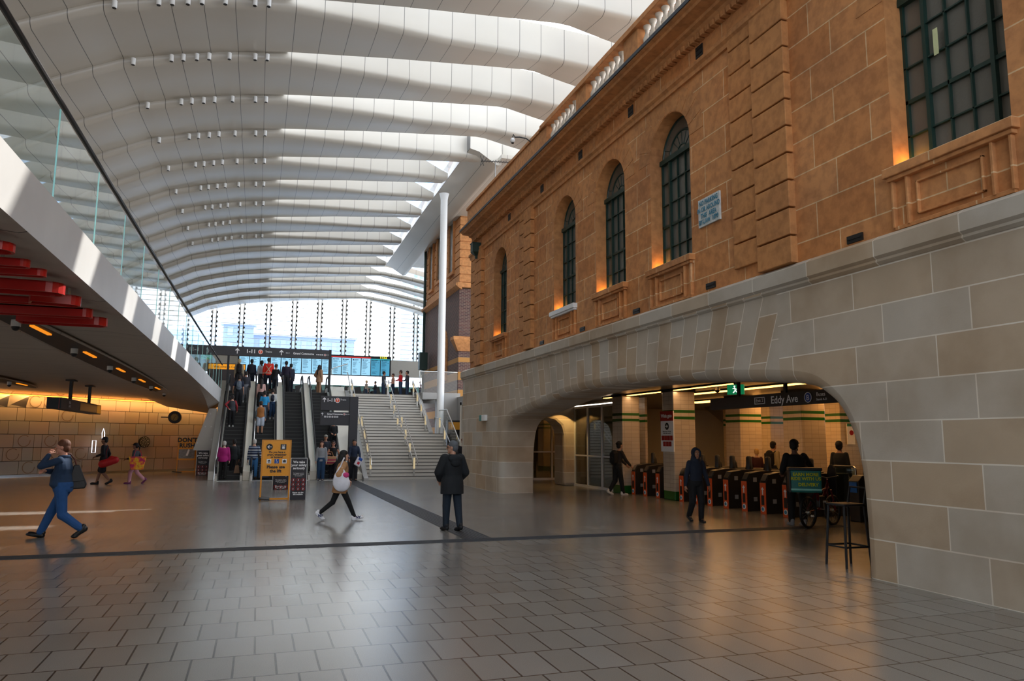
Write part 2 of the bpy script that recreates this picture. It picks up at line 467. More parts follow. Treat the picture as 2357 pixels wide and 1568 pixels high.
# windows
M_sill = emit('sill_amber', '#ff9a2a', 5)
for wi, (yc, r) in enumerate(WIN[:5]):
    w = thing('window_%d' % (wi+1), ['arched green window nearest the far corner of the brown wall', 'arched green window with white stone sill', 'arched green window between two others in the middle of the brown wall', 'arched green window beside the no parking notice', 'large arched green window at the upper right above the pale stone'][wi], 'window', (XU+.36, yc, ZS))
    w['kind'] = 'structure'
    f = MB(); t = .045
    H = ZSP-ZS
    def bar(y0, y1, z0, z1, d=.05): f.box(-d, .03, y0, y1, z0, z1)
    bar(-r, -r+t, 0, H); bar(r-t, r, 0, H); bar(-r, r, 0, t)
    bar(-r, r, H-.06, H+.06, .1); bar(-r*.56-.03, -r*.56+.03, 0, H, .07); bar(r*.56-.03, r*.56+.03, 0, H, .07)
    for q in (-.19, .19): bar(q*r-.012, q*r+.012, 0, H)
    for q in (.2, .4, .6, .8): bar(-r, r, H*q-(.03 if q == .4 else .012), H*q+(.03 if q == .4 else .012))
    for rad, tt in ((r-.02, .03), (r*.62, .03), (r*.24, .02)):
        pts = [(0, rad*math.cos(PI*k/16), H+rad*math.sin(PI*k/16)) for k in range(17)]
        f.tube(pts, tt, 6)
    for k in range(1, 8):
        a = PI*k/8; q0 = .24 if k in (2, 3, 4, 5, 6) else .62
        f.tube([(0, q0*r*math.cos(a), H+q0*r*math.sin(a)), (0, (.62 if q0 < .5 else .98)*r*math.cos(a), H+(.62 if q0 < .5 else .98)*r*math.sin(a))], .012, 6)
    part(w, f, 'window_frame', M_green)
    g = MB(); pp = [(a-yc, b-ZS) for a, b in wout(yc, r)]
    g.prism(pp, .0, .015, 'x')
    part(w, g, 'window_pane', M_obs)
    # sill and apron panel
    s = MB().box(-.50, .05, -r-.1, r+.1, -.14, 0); s.box(-.46, .0, -r-.06, r+.06, -.20, -.14)
    part(w, s, 'window_sill', M_white if wi == 1 else M_brown, bevel=.01)
    a = MB()
    for y0, y1 in ((-r-.02, -r+.02), (-r+.24, -r+.28), (r-.28, r-.24), (r-.02, r+.02)): a.box(-.43, -.34, y0, y1, -.9, -.2)
    a.box(-.41, -.34, -r, r, -.94, -.88); a.box(-.41, -.34, -r+.4, r-.4, -.34, -.31); a.box(-.41, -.34, -r+.4, r-.4, -.80, -.77)
    a.box(-.41, -.34, -r+.4, -r+.43, -.8, -.31); a.box(-.41, -.34, r-.43, r-.4, -.8, -.31)
    part(w, a, 'apron_panel', M_brown, bevel=.008)
    # amber uplight on the sill
    if True:
        lp = part(w, MB().box(-.14, -.06, r-.22, r-.06, .0, .03), 'sill_light', M_sill)
        ld = bpy.data.lights.new('sill_lamp', 'POINT'); ld.energy = 2.6; ld.color = (1, .52, .10); ld.shadow_soft_size = .02
        lo = bpy.data.objects.new('sill_lamp', ld); COL.objects.link(lo); lo.parent = w; lo.location = Vector((-.16, r-.15, .10))*S
# yellow reflection tape on big window
# voussoirs
vs = MB()
for yc, r in WIN:
    for k in range(11):
        a0 = PI*k/11+.012; a1 = PI*(k+1)/11-.012; r0 = r+.02; r1 = r+(.55 if k != 5 else .8)
        q = [(yc+rr_*math.cos(a), ZSP+rr_*math.sin(a)) for rr_, a in ((r0, a0), (r0, a1), (r1, a1), (r1, a0))]
        vs.prism(q, XU-.008, XU+.01, 'x')
struct(vs.build('trim_2', M_brown2))
# rusticated pilasters
pil = MB()
for y0, y1 in ((10.41, 12.15), (23.55, 24.95), (29.6, 31.45), (4.9, 5.9)):
    ym = y0+(y1-y0)*.55
    for k in range(11):
        z0 = 5.06+k*.5
        if z0 > 10.0: break
        pil.box(XU-.14, XU+.02, y0, ym-.02, z0+.015, min(z0+.485, 10.3))
        pil.box(XU-.07, XU+.02, ym-.02, y1, z0+.24+.015, min(z0+.24+.485, 10.3))
struct(pil.build('trim_3', M_brown3, bevel=.015))
# cornice
XG = 8.05
cor = MB().prism([(XU+.05, 9.95), (XU-.06, 9.95), (XU-.06, 10.05), (XU-.12, 10.1), (XU-.12, 10.18), (XU+.05, 10.2)], Y0, YU+.1, 'y')
cor.prism([(XU+.05, 10.72), (XU-.10, 10.72), (XU-.18, 10.82), (XU-.28, 10.84), (XU-.30, 10.9), (XG+.12, 10.92), (XG+.10, 10.98), (XG+.03, 11.0), (XG-.0, 11.08), (XU+.05, 11.1)], Y0, 31.1, 'y')
dz = 0
y = 6.0
while y < 31.0:
    cor.box(XU-.17, XU, y, y+.11, 10.60, 10.72); y += .19
struct(cor.build('trim_4', M_brown2))
struct(MB().prism([(XG-.02, 11.02), (XG-.02, 11.11), (XG+.12, 11.14), (XG+.12, 11.08)], Y0, 31.1, 'y').build('trim_5', plain('lead_flashing', '#3d4650', .5, .4)))
# parapet wall with balustrade gaps
par = MB()
par.box(8.30, 8.75, Y0, 31.0, 11.08, 11.42)
segs = [(21.35, 19.0), (18.3, 16.0), (15.25, 12.95), (12.2, 9.9), (9.15, 6.85)]
prev = 31.0
par.box(8.36, 8.70, 24.6, 31.0, 11.42, 12.0)
par.box(8.30, 8.78, 21.7, 31.0, 12.0, 12.12)
for a, b in [(24.6, 21.35)]+[(segs[i][1], segs[i+1][0]) for i in range(4)]:
    par.box(8.34, 8.72, b, a, 11.42, 12.0)
par.box(8.26, 8.80, Y0, 21.9, 12.0, 12.08); par.box(8.30, 8.76, Y0, 21.9, 12.08, 12.2)
struct(par.build('trim_6', M_brown2, bevel=.012))
prof = [(.10, 0), (.10, .04), (.06, .06), (.055, .09), (.10, .18), (.105, .24), (.07, .34), (.045, .42), (.06, .46), (.05, .48), (.09, .52), (.10, .58)]
bal0 = None
names = ['farthest row of pale stone balusters on the roof parapet', 'second row of pale stone balusters from the far end of the parapet', 'third row of pale stone balusters from the far end of the parapet', 'fourth row of pale stone balusters along the parapet', 'nearest row of pale stone balusters along the parapet']
for i, (a, b) in enumerate(segs[:3]):
    t = thing('balustrade', names[i], 'balustrade', (8.53, b, 11.42), 0, 'baluster rows on the parapet')
    for k in range(8):
        m = MB().lathe(prof, (0, (k+.5)*(a-b)/8, 0), 12).build('baluster', M_cream, t, smooth=50, loc=(0, 0, 0))
# small black vents
for (yy, zz, r_) in [(13.23, 10.42, 0), (16.41, 10.42, 0), (19.6, 10.42, 0), (22.79, 10.42, 0), (26.27, 10.42, 0)]:
    t = thing('wall_vent', 'small dark square vent under the cornice, '+{13.23: 'nearest the camera, above the no parking notice', 16.41: 'between the two arched windows nearest the notice', 19.6: 'left of the middle arched window', 22.79: 'above the grooved pilaster near the far end', 26.27: 'above the farthest arched window'}[yy], 'vent', (XU, yy, zz), 0, 'vents under the cornice')
    part(t, MB().box(-.02, .02, -.13, .13, -.13, .13), 'vent_recess', M_black)
    part(t, MB().box(-.03, .0, -.11, .11, -.07, -.04).box(-.03, .0, -.11, .11, .04, .07), 'louvre', M_darkm)
for (yy, zz) in [(13.04, 5.18), (16.26, 5.16), (19.52, 5.16), (22.77, 5.16), (9.08, 5.16)]:
    t = thing('wall_vent', 'small slotted vent above the pale ledge, '+{13.04: 'below the no parking notice', 16.26: 'third from the far end', 19.52: 'second from the far end', 22.77: 'nearest the far end', 9.08: 'alone at the right below the large window'}[yy], 'vent', (XU, yy, zz), 0, 'vents above the ledge')
    part(t, MB().box(-.03, .02, -.16, .16, -.06, .06), 'vent_recess', M_black)
    part(t, MB().box(-.045, .0, -.14, .14, -.01, .01), 'louvre', M_darkm)

# --- roof: fourteen-odd curved sawtooth bays ------------------------------------
ex = [(-14, 5.2), (-13, 7.6), (-12, 9.4), (-10.5, 11.4), (-9, 12.85), (-7.27, 13.97), (-5.11, 15.04), (-3.53, 15.49), (-1.89, 15.87), (.52, 16.22), (2.6, 16.45), (4.27, 16.64), (8.2, 17.0), (9.99, 17.15), (11.45, 16.87), (12.13, 16.76), (15, 16.1), (18, 15.2)]
wf = [(-20, .05), (-1, .055), (.5, .075), (2.6, .20), (6, .42), (10, .58), (12, .45), (15, .28), (18, .2)]
hf = [(-20, .0), (-2.4, .0), (-1.2, .05), (.5, .16), (1.8, .5), (3, .85), (8, 1.15), (12, 1.15), (18, 1.0)]
def itp(tab, x):
    if x <= tab[0][0]: return tab[0][1]
    for (a, b), (c, d) in zip(tab, tab[1:]):
        if x <= c: return b+(d-b)*(x-a)/(c-a)
    return tab[-1][1]
BAY = 3.66
def zdrop(Y): return 0 if Y < 48 else -.55*((Y-48)/31)
stations = [x*.465-14 for x in range(70)]
roof = MB(); sky = MB()
def ek(k): return 23.75+BAY*k
for k in range(-10, 15):
    ya = ek(k)
    xs = [x for x in stations if x <= (18 if ya < 36 or ya > 62 else 9.95)]
    rows = []; g0 = []; g1 = []
    for x in xs:
        z = itp(ex, x)+zdrop(ya); w = itp(wf, x)*BAY; hh = itp(hf, x)
        hface = hh
        if ya > 36 and x > 7.5: hface = hh*max(.05, 1-(x-7.5)/2.3)
        elif ya > 52 and x > 3: hface = hh*.6
        hb = .45*min(1, hh)
        r = [(x, ya, z), (x, ya-.02, z+max(hb, .02))]
        if hh < .05: r[1] = (x, ya, z+.01)
        r2 = [(x, ya+w, z+max(hface, .012)), (x, ya+w, z-.05)]
        for q in range(1, 6):
            a = PI/2*q/5; r2.append((x, ya+w+.28*(1-math.cos(a)), z-.05-.20*math.sin(a)))
        zb = itp(ex, x)+zdrop(ya+BAY)
        r2.append((x, ya+w+(BAY-w)*.5, (z-.25+zb)/2-.03))
        r2.append((x, ya+BAY, zb))
        rows.append((r, r2)); g0.append((x, ya-.02, z+max(hb, .02)+.02)); g1.append((x, ya+w, z+hface+.03))
    def strip(idx):
        rs = [[row[idx][j] for row in rows] for j in range(len(rows[0][idx]))]
        roof.loft(rs, closed=False)
    strip(0); strip(1)
    # thin closing lid on the part without skylight
    lid = [i for i, x in enumerate(xs) if x < .75]
    roof.loft([[rows[i][0][1] for i in lid], [rows[i][1][0] for i in lid]], closed=False)
    sk = [i for i, x in enumerate(xs) if x > .2]
    sky.loft([[g0[i] for i in sk], [g1[i] for i in sk]], closed=False)
struct(roof.build('ceiling', M_roof, smooth=40))
struct(sky.build('window_6', M_gwin))
# roof edge panel beside the second building (bays beyond y=36)
eb = MB()
ya = 35.6; st = []
for k in range(18):
    Y = 36.2+k*1.6
    xo = 9.85; z = 17.1+zdrop(Y)
    st.append([(xo, Y, z+.9), (xo, Y, z), (xo+.5, Y, z-.12), (xo+1.5, Y, z-.75), (xo+1.75, Y, z-.7), (xo+1.75, Y, z-.4), (xo+1.7, Y, z+.6)])
eb.loft(st)
struct(eb.build('ceiling_edge', M_roof, smooth=50))
struct(MB().box(11.4, 27, 35.6, 62, 16.55, 16.75).build('ceiling_sun_block', M_roof))  # slab added over the gap to block sun from the hall floor
# left side of the hall under the roof springing
struct(MB().box(-14.6, -14.0, -14, 80, 4.2, 6.5).build('wall_left_upper', M_white))
# --- upper concourse -----------------------------------------------------------
up = MB().box(-14, 24, 47.2, 100, ZU-.5, ZU)
struct(up.build('floor_upper', M_conc2))
# balcony slab on the left (edge at x about -2.3, lit by the sun stripes)
def bx(Y): return -2.40+(.36)*(min(max(Y, 0), 46)/46)**1.5
sl = []
for Y in [-12, -4, 0, 4, 8, 12, 16, 20, 24, 28, 32, 36, 40, 43, 46, 47.2]:
    x = bx(Y); t = max(0, (Y-26)/20); t2 = t*t
    zl = 4.12-.18*t; zn = 4.10-.62*t2
    sl.append([(-14, Y, ZU), (x, Y, ZU), (x, Y, zl), (x-.08-.55*t2, Y, zn), (x-.7-2.0*t2, Y, zn+.06+.25*t2), (-6, Y, 4.17), (-14, Y, 4.25), (-18, Y, 4.3)])
s_ = MB().loft(sl)
so = s_.build('ceiling_balcony', M_soff, smooth=20); struct(so)
so.data.materials.append(M_conc)
for p in so.data.polygons:
    n = p.normal
    if n.x > .5 and abs(n.z) < .5: p.material_index = 1
struct(MB().box(-2.46, -1.98, 47.0, 47.3, ZU-.6, ZU).build('trim_7', M_conc))
# glass balustrade of the balcony
gb = thing('glass_balustrade', 'long frameless glass balustrade with dark handrail on the concrete balcony edge', 'balustrade', (-2.3, 8, ZU))
ys = [-6+2.25*k for k in range(24)]
for a, b in zip(ys, ys[1:]):
    if b > 46.2: break
    m = MB(); xa, xb = bx(a)-.03, bx(b)-.03
    m.add([(xa, a+.02, ZU-.12), (xb, b-.02, ZU-.12), (xb, b-.02, 5.86), (xa, a+.02, 5.86)], [(0, 1, 2, 3)])
    m.build('glass_panel', M_glass, gb)
    MB().box(xb-.008, xb+.008, b-.02, b-.005, ZU-.1, 5.86).build('glass_edge', M_edge, gb)
MB().tube([(bx(a)-.03, a, 5.88+.006*max(a, 0)) for a in range(-6, 47, 2)], .035, 8).build('handrail', M_darkm, gb, smooth=40)
# back wall of carved sandstone panels under the balcony
WLB = [(-20, 36.5), (-15.5, 39.6), (-11.7, 42.8), (-10.2, 44.3), (-8.5, 45.9), (-6.7, 47.6), (-4.6, 49.0), (-2.9, 49.9), (-1.5, 50.4)]
def mk_panels():
    m, n, l, b = newmat('carved_sandstone')
    at = n.new('ShaderNodeVertexColor'); at.layer_name = 'tone'
    nz = n.new('ShaderNodeTexNoise'); nz.inputs['Scale'].default_value = 4
    mx = n.new('ShaderNodeMix'); mx.data_type = 'RGBA'; mx.blend_type = 'MULTIPLY'; mx.inputs['Factor'].default_value = .25
    l.new(at.outputs[0], mx.inputs['A']); l.new(nz.outputs['Color'], mx.inputs['B']); l.new(mx.outputs['Result'], b.inputs['Base Color'])
    b.inputs['Roughness'].default_value = .8
    return m
wl_ = MB(); tones = []
import bisect
cum = [0]
for (a, b), (c, d) in zip(WLB, WLB[1:]): cum.append(cum[-1]+math.hypot(c-a, d-b))
def wp(s_):
    i = min(max(bisect.bisect(cum, s_)-1, 0), len(WLB)-2); t = (s_-cum[i])/(cum[i+1]-cum[i])
    a, b = WLB[i], WLB[i+1]; d = Vector((b[0]-a[0], b[1]-a[1])).normalized()
    return Vector((a[0]+(b[0]-a[0])*t, a[1]+(b[1]-a[1])*t)), Vector((d.y, -d.x))
RH = .66
def addp(pts, tone):
    k = len(wl_.f); wl_.add(pts[0], pts[1]); tones.extend([tone]*(len(wl_.f)-k))
rnd = random.Random(3)
for r in range(7):
    s0 = -.3 if r % 2 else 0.0
    s_ = max(0, s0)
    while s_ < cum[-1]-.1:
        w = rnd.choice([.85, .95, 1.0, .9, .55]) if rnd.random() < .9 else .4
        e = min(s_+w, cum[-1])
        g = .012
        def P(ss, z, d):
            p, nn = wp(ss); return (p.x+nn.x*d, p.y+nn.y*d, z)
        za, zb = .12+r*RH+g, .12+(r+1)*RH-g
        t = rnd.choice([(.42, .31, .23), (.39, .28, .20), (.45, .33, .25), (.38, .30, .24), (.36, .31, .27)])
        a, b = s_+g, e-g; sm = (a+b)/2
        left = 1-s_/cum[-1]
        kind = 'w' if (rnd.random() < .75 and s_ < cum[-1]*.30+(r-2)*1.3) else ('c' if rnd.random() < .45 and s_ < cum[-1]*.60 else 'f')
        quad = [P(a, za, .03), P(b, za, .03), P(b, zb, .03), P(a, zb, .03)]
        back = [P(a, za, -.02), P(b, za, -.02), P(b, zb, -.02), P(a, zb, -.02)]
        addp((quad+back, [(0, 1, 5, 4), (1, 2, 6, 5), (2, 3, 7, 6), (3, 0, 4, 7)]), t)
        if kind == 'w' and w > .5:
            c0 = P(a+.15*w, za+.12, .05); c1 = P(b-.1*w, zb-.08, .42)
            addp((quad+[c0, c1, P(b-.06*w, zb-.10, .03)], [(0, 1, 6, 5) if False else (0, 1, 4), (1, 5, 4), (1, 2, 5), (2, 3, 5), (3, 4, 5), (3, 0, 4)]), t)
        else:
            addp((quad, [(0, 1, 2, 3)]), t)
            if kind == 'c' and w > .5:
                rad = (zb-za)*.47; zc = (za+zb)/2
                for q in range(14):
                    a0, a1 = 2*PI*q/16+.9, 2*PI*(q+1)/16+.9
                    vv = []
                    for rr_, aa in ((rad, a0), (rad, a1), (rad-.035, a1), (rad-.035, a0)):
                        vv.append(P(sm+rr_*math.cos(aa)*1.05, zc+rr_*math.sin(aa), .055))
                    addp((vv, [(0, 1, 2, 3)]), (.22, .13, .08))
        s_ = e
M_pan = mk_panels()
me_o = wl_.build('wall_back', M_pan)
ca = me_o.data.color_attributes.new('tone', 'FLOAT_COLOR', 'CORNER')
if len(me_o.data.polygons) == len(tones):
    for p, t in zip(me_o.data.polygons, tones):
        for li in p.loop_indices: ca.data[li].color = t+(1,)
else:
    for d in ca.data: d.color = (.50, .30, .17, 1)
struct(me_o)
bk = MB()
for (a, b), (c, d) in zip(WLB, WLB[1:]):
    bk.add([(a, b+.06, 0), (c, d+.06, 0), (c, d+.06, 4.75), (a, b+.06, 4.75)], [(0, 1, 2, 3)])
bk.build('wall_back_core', plain('dark_joint', '#2a1c12', .9)); struct(bpy.data.objects['wall_back_core'])
sk = MB().loft([[(a+.02*0, b-.16, .0), (a, b-.16, .11), (a, b-.08, .12), (a, b+.1, .12), (a, b+.1, 0)] for a, b in WLB])
struct(sk.build('baseboard_back', M_steel))
# amber cove along the top of the panel wall
cv = MB().loft([[(a, b-.34, 4.02), (a, b-.26, 4.02), (a, b-.26, 4.06), (a, b-.34, 4.06)] for a, b in WLB])
cvo = tag(cv.build('cove_light', M_amber), 'continuous amber strip light along the top of the carved sandstone wall', 'light')
for i, ((a, b), (c, d)) in enumerate(zip(WLB, WLB[1:])):
    ld = bpy.data.lights.new('cove_lamp', 'AREA'); ld.shape = 'RECTANGLE'; L = math.hypot(c-a, d-b)
    ld.size = L*S; ld.size_y = .12; ld.energy = 7.5*L; ld.color = (1, .58, .20)
    lo = bpy.data.objects.new('cove_lamp', ld); COL.objects.link(lo)
    nn = Vector((d-b, -(c-a), 0)).normalized()
    lo.location = Vector(((a+c)/2+nn.x*.45, (b+d)/2+nn.y*.45, 4.02))*S
    dirv = Vector((-nn.x, -nn.y, -1.3)).normalized()
    zax = -dirv; xax = Vector((c-a, d-b, 0)).normalized(); yax = zax.cross(xax)
    lo.rotation_euler = Matrix((xax, yax, zax)).transposed().to_euler()
# ================================================================== FAR END, STAIRS, ESCALATORS
# end facade: columns of glazing above the departure board
YF = 79.0
MUL = [-12.2, -9.65, -7.1, -4.54, -1.98, .57, 3.09, 5.6, 8.1, 10.6, 13.14, 15.7, 18.2]
fac = thing('window_7', 'tall glazed end wall with paired serrated mullions above the departure board', 'window', (0, YF, 0)); fac['kind'] = 'structure'
M_mul = plain('pale_mullion', '#a8a299', .5)
for x in MUL:
    m = MB().box(x-.22, x-.13, -.12, .12, 8.6, 17).box(x+.13, x+.22, -.12, .12, 8.6, 17)
    part(fac, m, 'mullion', M_mul)
    k = MB(); z = 9.0
    while z < 16.4:
        k.prism([(x-.30, z), (x-.22, z), (x-.22, z+.26), (x-.34, z+.18)], -.16, -.1, 'y'); k.prism([(x+.30, z), (x+.22, z), (x+.22, z+.26), (x+.34, z+.18)], -.16, -.1, 'y'); z += .48
    part(fac, k, 'louvre_bracket', M_darkm)
lou = MB(); z = 9.0
while z < 16.6: lou.box(-14, 20, -.10, .06, z, z+.035); z += .48
part(fac, lou, 'glass_louvre', plain('louvre_edge', '#dfe6ea', .3))
part(fac, MB().box(-14, 20, .08, .10, 8.6, 17), 'glass_pane', M_gskin)
bandm = plain('fascia_panel', '#b9b3a8', .5)
struct(MB().box(-14, 20, YF-.6, YF+.1, 8.45, 10.2).build('trim_8', bandm))
struct(MB().box(-14, 20, YF-.1, YF, 6.9, 7.45).box(-14, 20, YF-.1, YF+.1, ZU, 6.9).build('wall_far', plain('teal_panel', '#7fb0ab', .4)))
struct(MB().box(-14, 20, YF-.05, YF, 7.45, 8.45).build('window_8', M_gskin))
struct(MB().box(19.8, 20.2, 57, 80, ZU, 17).build('wall_far_right', M_white))
# pale forecourt past the platform opening; added backlit sheet makes its white daylight band
struct(MB().box(-30, 60, 80, 260, ZU-.6, ZU-.1).build('ground', plain('pale_forecourt', '#d8d8d4', .8)))
tl = bpy.data.materials.new('translucent_daylight_sheet'); tl.use_nodes = True; n_ = tl.node_tree.nodes; l_ = tl.node_tree.links; n_.clear()
q1 = n_.new('ShaderNodeOutputMaterial'); q2 = n_.new('ShaderNodeBsdfTranslucent'); q2.inputs[0].default_value = (.95, .96, 1, 1); l_.new(q2.outputs[0], q1.inputs[0])
tag(MB().box(-20, 24, 86, 86.02, ZU-.5, 9.6).build('added_daylight_sheet', tl), 'added translucent white sheet giving the bright daylight band behind the departure board', 'screen')
# departure board
db = thing('departure_board', 'long departure board of tall pale blue screens with the time 11:32', 'departure board', (-1.98, 76.5, 8.35))
W = 14.6
part(db, MB().box(-.1, W+.1, 0, .5, -.05, 2.0), 'housing', M_darkm)
def mk_screen():
    m, n, l, b = newmat('timetable_screen')
    tc = n.new('ShaderNodeTexCoord'); br = n.new('ShaderNodeTexBrick'); l.new(tc.outputs['UV'], br.inputs['Vector'])
    return m
scr = emit('screen_blue', '#8fc6e4', 1.0); scr2 = emit('screen_teal', '#4a9dc0', .8); scrt = plain('screen_text', '#22516e', .6); scrr = emit('screen_red', '#c82a2a', .7)
n = 15; sw = W/n
for i in range(n):
    x0 = i*sw+.04; x1 = (i+1)*sw-.04
    s_ = part(db, MB().box(x0, x1, -.03, 0, .02, 1.72 if i < 13 else 1.58), 'screen', scr if i < 13 else scr2)
    m = MB(); rnd2 = random.Random(i); z = 1.42
    m.box(x0+.1, x0+.22, -.04, -.03, 1.5, 1.62); m.box(x0+.28, x0+.65, -.04, -.03, 1.53, 1.59)
    while z > .25:
        if rnd2.random() < .8: m.box(x0+.1, x0+.1+rnd2.uniform(.25, .55), -.04, -.03, z, z+.028)
        z -= .075
    m.box(x0+.1, x0+.5, -.04, -.03, .2, .24)
    m.box(x1-.2, x1-.08, -.04, -.03, 1.3, 1.34)
    t_ = m.build('timetable_lines', scrt, s_, loc=(0, 0, 0))
part(db, MB().box(8.5*sw, 13*sw, -.04, 0, 1.74, 1.86), 'red_header', scrr)
part(db, MB().box(13*sw, W, -.04, 0, 1.62, 1.72), 'teal_header', emit('teal_header', '#2fa7b5', .8))
text('11:32', .34, (W-.7, -.06, 1.87), emit('clock_digits', '#e8e23a', 1.2), db, bold=.008)
# row of distant ticket gates on the upper concourse
g0 = None
for i in range(13):
    x = -6.5+i*1.5
    lbl = 'dark ticket gate on the upper concourse, %s from the left end of the row' % ['first', 'second', 'third', 'fourth', 'fifth', 'sixth', 'seventh', 'eighth', 'ninth', 'tenth', 'eleventh', 'twelfth', 'thirteenth'][i]
    if g0 is None:
        g0 = thing('ticket_gate', lbl, 'ticket gate', (x, 60, ZU), 0, 'ticket gates on the upper concourse')
        part(g0, MB().box(-.12, .12, -.9, .9, 0, .95), 'cabinet', M_darkm, bevel=.02)
        part(g0, MB().obox((-.42, 0, .95), .5, .06, .7, (0, .2, 0)).obox((.42, 0, .95), .5, .06, .7, (0, -.2, 0)), 'paddle', M_black)
    else: dup(g0, (x, 60, ZU), lbl)
tag(MB().box(-8, 14, 63, 63.1, ZU, ZU+1.15).build('fence', plain('fence_dark', '#4c5f60', .5)), 'low dark fence line behind the upper ticket gates', 'fence')
# city beyond the glass, its haze put into the pale blue colours
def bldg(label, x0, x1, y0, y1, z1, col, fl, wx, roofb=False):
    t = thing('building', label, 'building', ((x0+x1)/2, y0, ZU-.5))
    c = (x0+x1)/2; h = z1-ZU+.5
    part(t, MB().box(x0-c, x1-c, 0, y1-y0, 0, h), 'wall', plain('city_haze_wall_'+col[1:], col, .8))
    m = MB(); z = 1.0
    wm = plain('city_haze_glass_'+col[1:], '#8fa6ba', .3)
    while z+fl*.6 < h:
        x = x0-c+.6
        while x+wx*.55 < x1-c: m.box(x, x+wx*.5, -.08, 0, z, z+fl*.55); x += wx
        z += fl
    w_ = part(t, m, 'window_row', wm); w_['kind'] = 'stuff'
    part(t, MB().box(x0-c-.4, x1-c+.4, -.5, y1-y0, h-.5, h), 'parapet', plain('city_haze_trim_'+col[1:], '#b9c4cf', .8))
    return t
bldg('long low city block tinted pale blue for haze, seen through the end glazing', -30, 26, 130, 140, 15.8, '#9fb0c4', 2.2, 2.0)
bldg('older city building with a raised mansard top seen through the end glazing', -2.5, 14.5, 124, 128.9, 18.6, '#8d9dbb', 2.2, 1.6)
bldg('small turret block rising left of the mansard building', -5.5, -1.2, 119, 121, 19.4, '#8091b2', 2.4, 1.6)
bldg('tall apartment tower tinted pale for haze at the right end of the glazing', 22.5, 30, 118, 126, 32, '#b4c3d2', 1.5, .9)
# --- second building: dark brick below, orange stone above -------------------------------
YB = 46.2; XB2 = 12.0; YBE = 56.6
b2 = thing('corner_building', 'corner building of banded dark brick with orange stone storeys behind the white column', 'building', (XB2, YB, 0))
m = MB().box(0, 9, .02, YBE-YB, 0, 11.7); part(b2, m, 'brick_storey', M_brick)
m = MB(); z = 12.1
while z < 18:
    m.box(-.02, 9, -.02, YBE-YB, z+.03, z+.52); m.box(.05, 9, .05, YBE-YB-.05, z-.02, z+.05); z += .55
part(b2, m, 'stone_storey', M_brown2, bevel=.02)
part(b2, MB().prism([(.1, 11.6), (-.1, 11.7), (-.3, 11.85), (-.3, 12.0), (.1, 12.1)], -.25, YBE-YB+.2, 'y').box(-.2, 2.5, -.28, .0, 11.75, 12.05), 'string_course', M_brown2)
for y, z0, z1 in ((2.0, 13.2, 16.6), (5.6, 13.4, 16.8), (8.2, 13.2, 16.5)):
    w = part(b2, MB().box(-.06, .0, y-.55, y+.55, z0, z1), 'window', M_obs)
    MB().box(-.16, .0, y-.7, y-.55, z0-.1, z1+.1).box(-.16, .0, y+.55, y+.7, z0-.1, z1+.1).box(-.2, .0, y-.8, y+.8, z0-.3, z0-.1).box(-.2, .0, y-.8, y+.8, z1+.1, z1+.4).build('surround', M_brown2, w, loc=(0, 0, 0))
ar = [(3.3, 5.9)]+[(4.1-.8*math.cos(PI*k/12), 8.4+.8*math.sin(PI*k/12)) for k in range(13)]+[(4.9, 5.9)]
arw = part(b2, MB().prism(ar, -.04, 0, 'x'), 'arched_window', plain('dark_opening', '#2a1d14', .6))
m = MB()
for k in range(12):
    a0, a1 = PI*k/12, PI*(k+1)/12
    q = [(4.1+r*math.cos(a), 8.4+r*math.sin(a)) for r, a in ((.8, a0), (.8, a1), (1.15, a1), (1.15, a0))]; m.prism(q, -.1, 0, 'x')
m.box(-.1, 0, 2.95, 3.3, 5.9, 8.4).box(-.1, 0, 4.9, 5.25, 5.9, 8.4)
m.build('surround', M_brown2, arw, loc=(0, 0, 0))
part(b2, MB().loft([[(-.05, -.05, 7.6), (1.0, -.05, 7.6), (1.0, .4, 7.6), (-.05, .4, 7.6)], [(-.45, -.45, 8.3), (1.0, -.45, 8.3), (1.0, .4, 8.3), (-.45, .4, 8.3)], [(-.45, -.45, 8.5), (1.0, -.45, 8.5), (1.0, .4, 8.5), (-.45, .4, 8.5)]]), 'corbel', M_brown2)
part(b2, MB().tube([(-.15, YBE-YB-.3, 4.8), (-.15, YBE-YB-.3, 17)], .1, 8), 'drainpipe', M_green)
hp = thing('speaker_box', 'dark green box fixed low on the far brick building', 'box', (XB2-.5, 54.8, 7.1))
part(hp, MB().box(-.3, .3, -.3, .3, 0, 1.3), 'housing', M_green, bevel=.02); part(hp, MB().box(-.1, .1, -.1, .1, -.35, 0), 'outlet', M_green)
# rainwater head under the near cornice
rh = thing('rainwater_head', 'dark green rainwater hopper under the end of the brown cornice', 'rainwater hopper', (8.55, 30.2, 9.85)); rh.scale = (.55,)*3
part(rh, MB().box(-.36, .3, -.32, .32, .2, .85).box(-.40, .3, -.36, .36, .85, .93), 'box', M_green)
part(rh, MB().loft([[(-.36, -.32, .2), (.3, -.32, .2), (.3, .32, .2), (-.36, .32, .2)], [(-.08, -.08, -.08), (.12, -.08, -.08), (.12, .08, -.08), (-.08, .08, -.08)]]), 'hopper', M_green)
part(rh, MB().box(-.08, .12, -.08, .08, -.3, -.05), 'outlet', M_green)
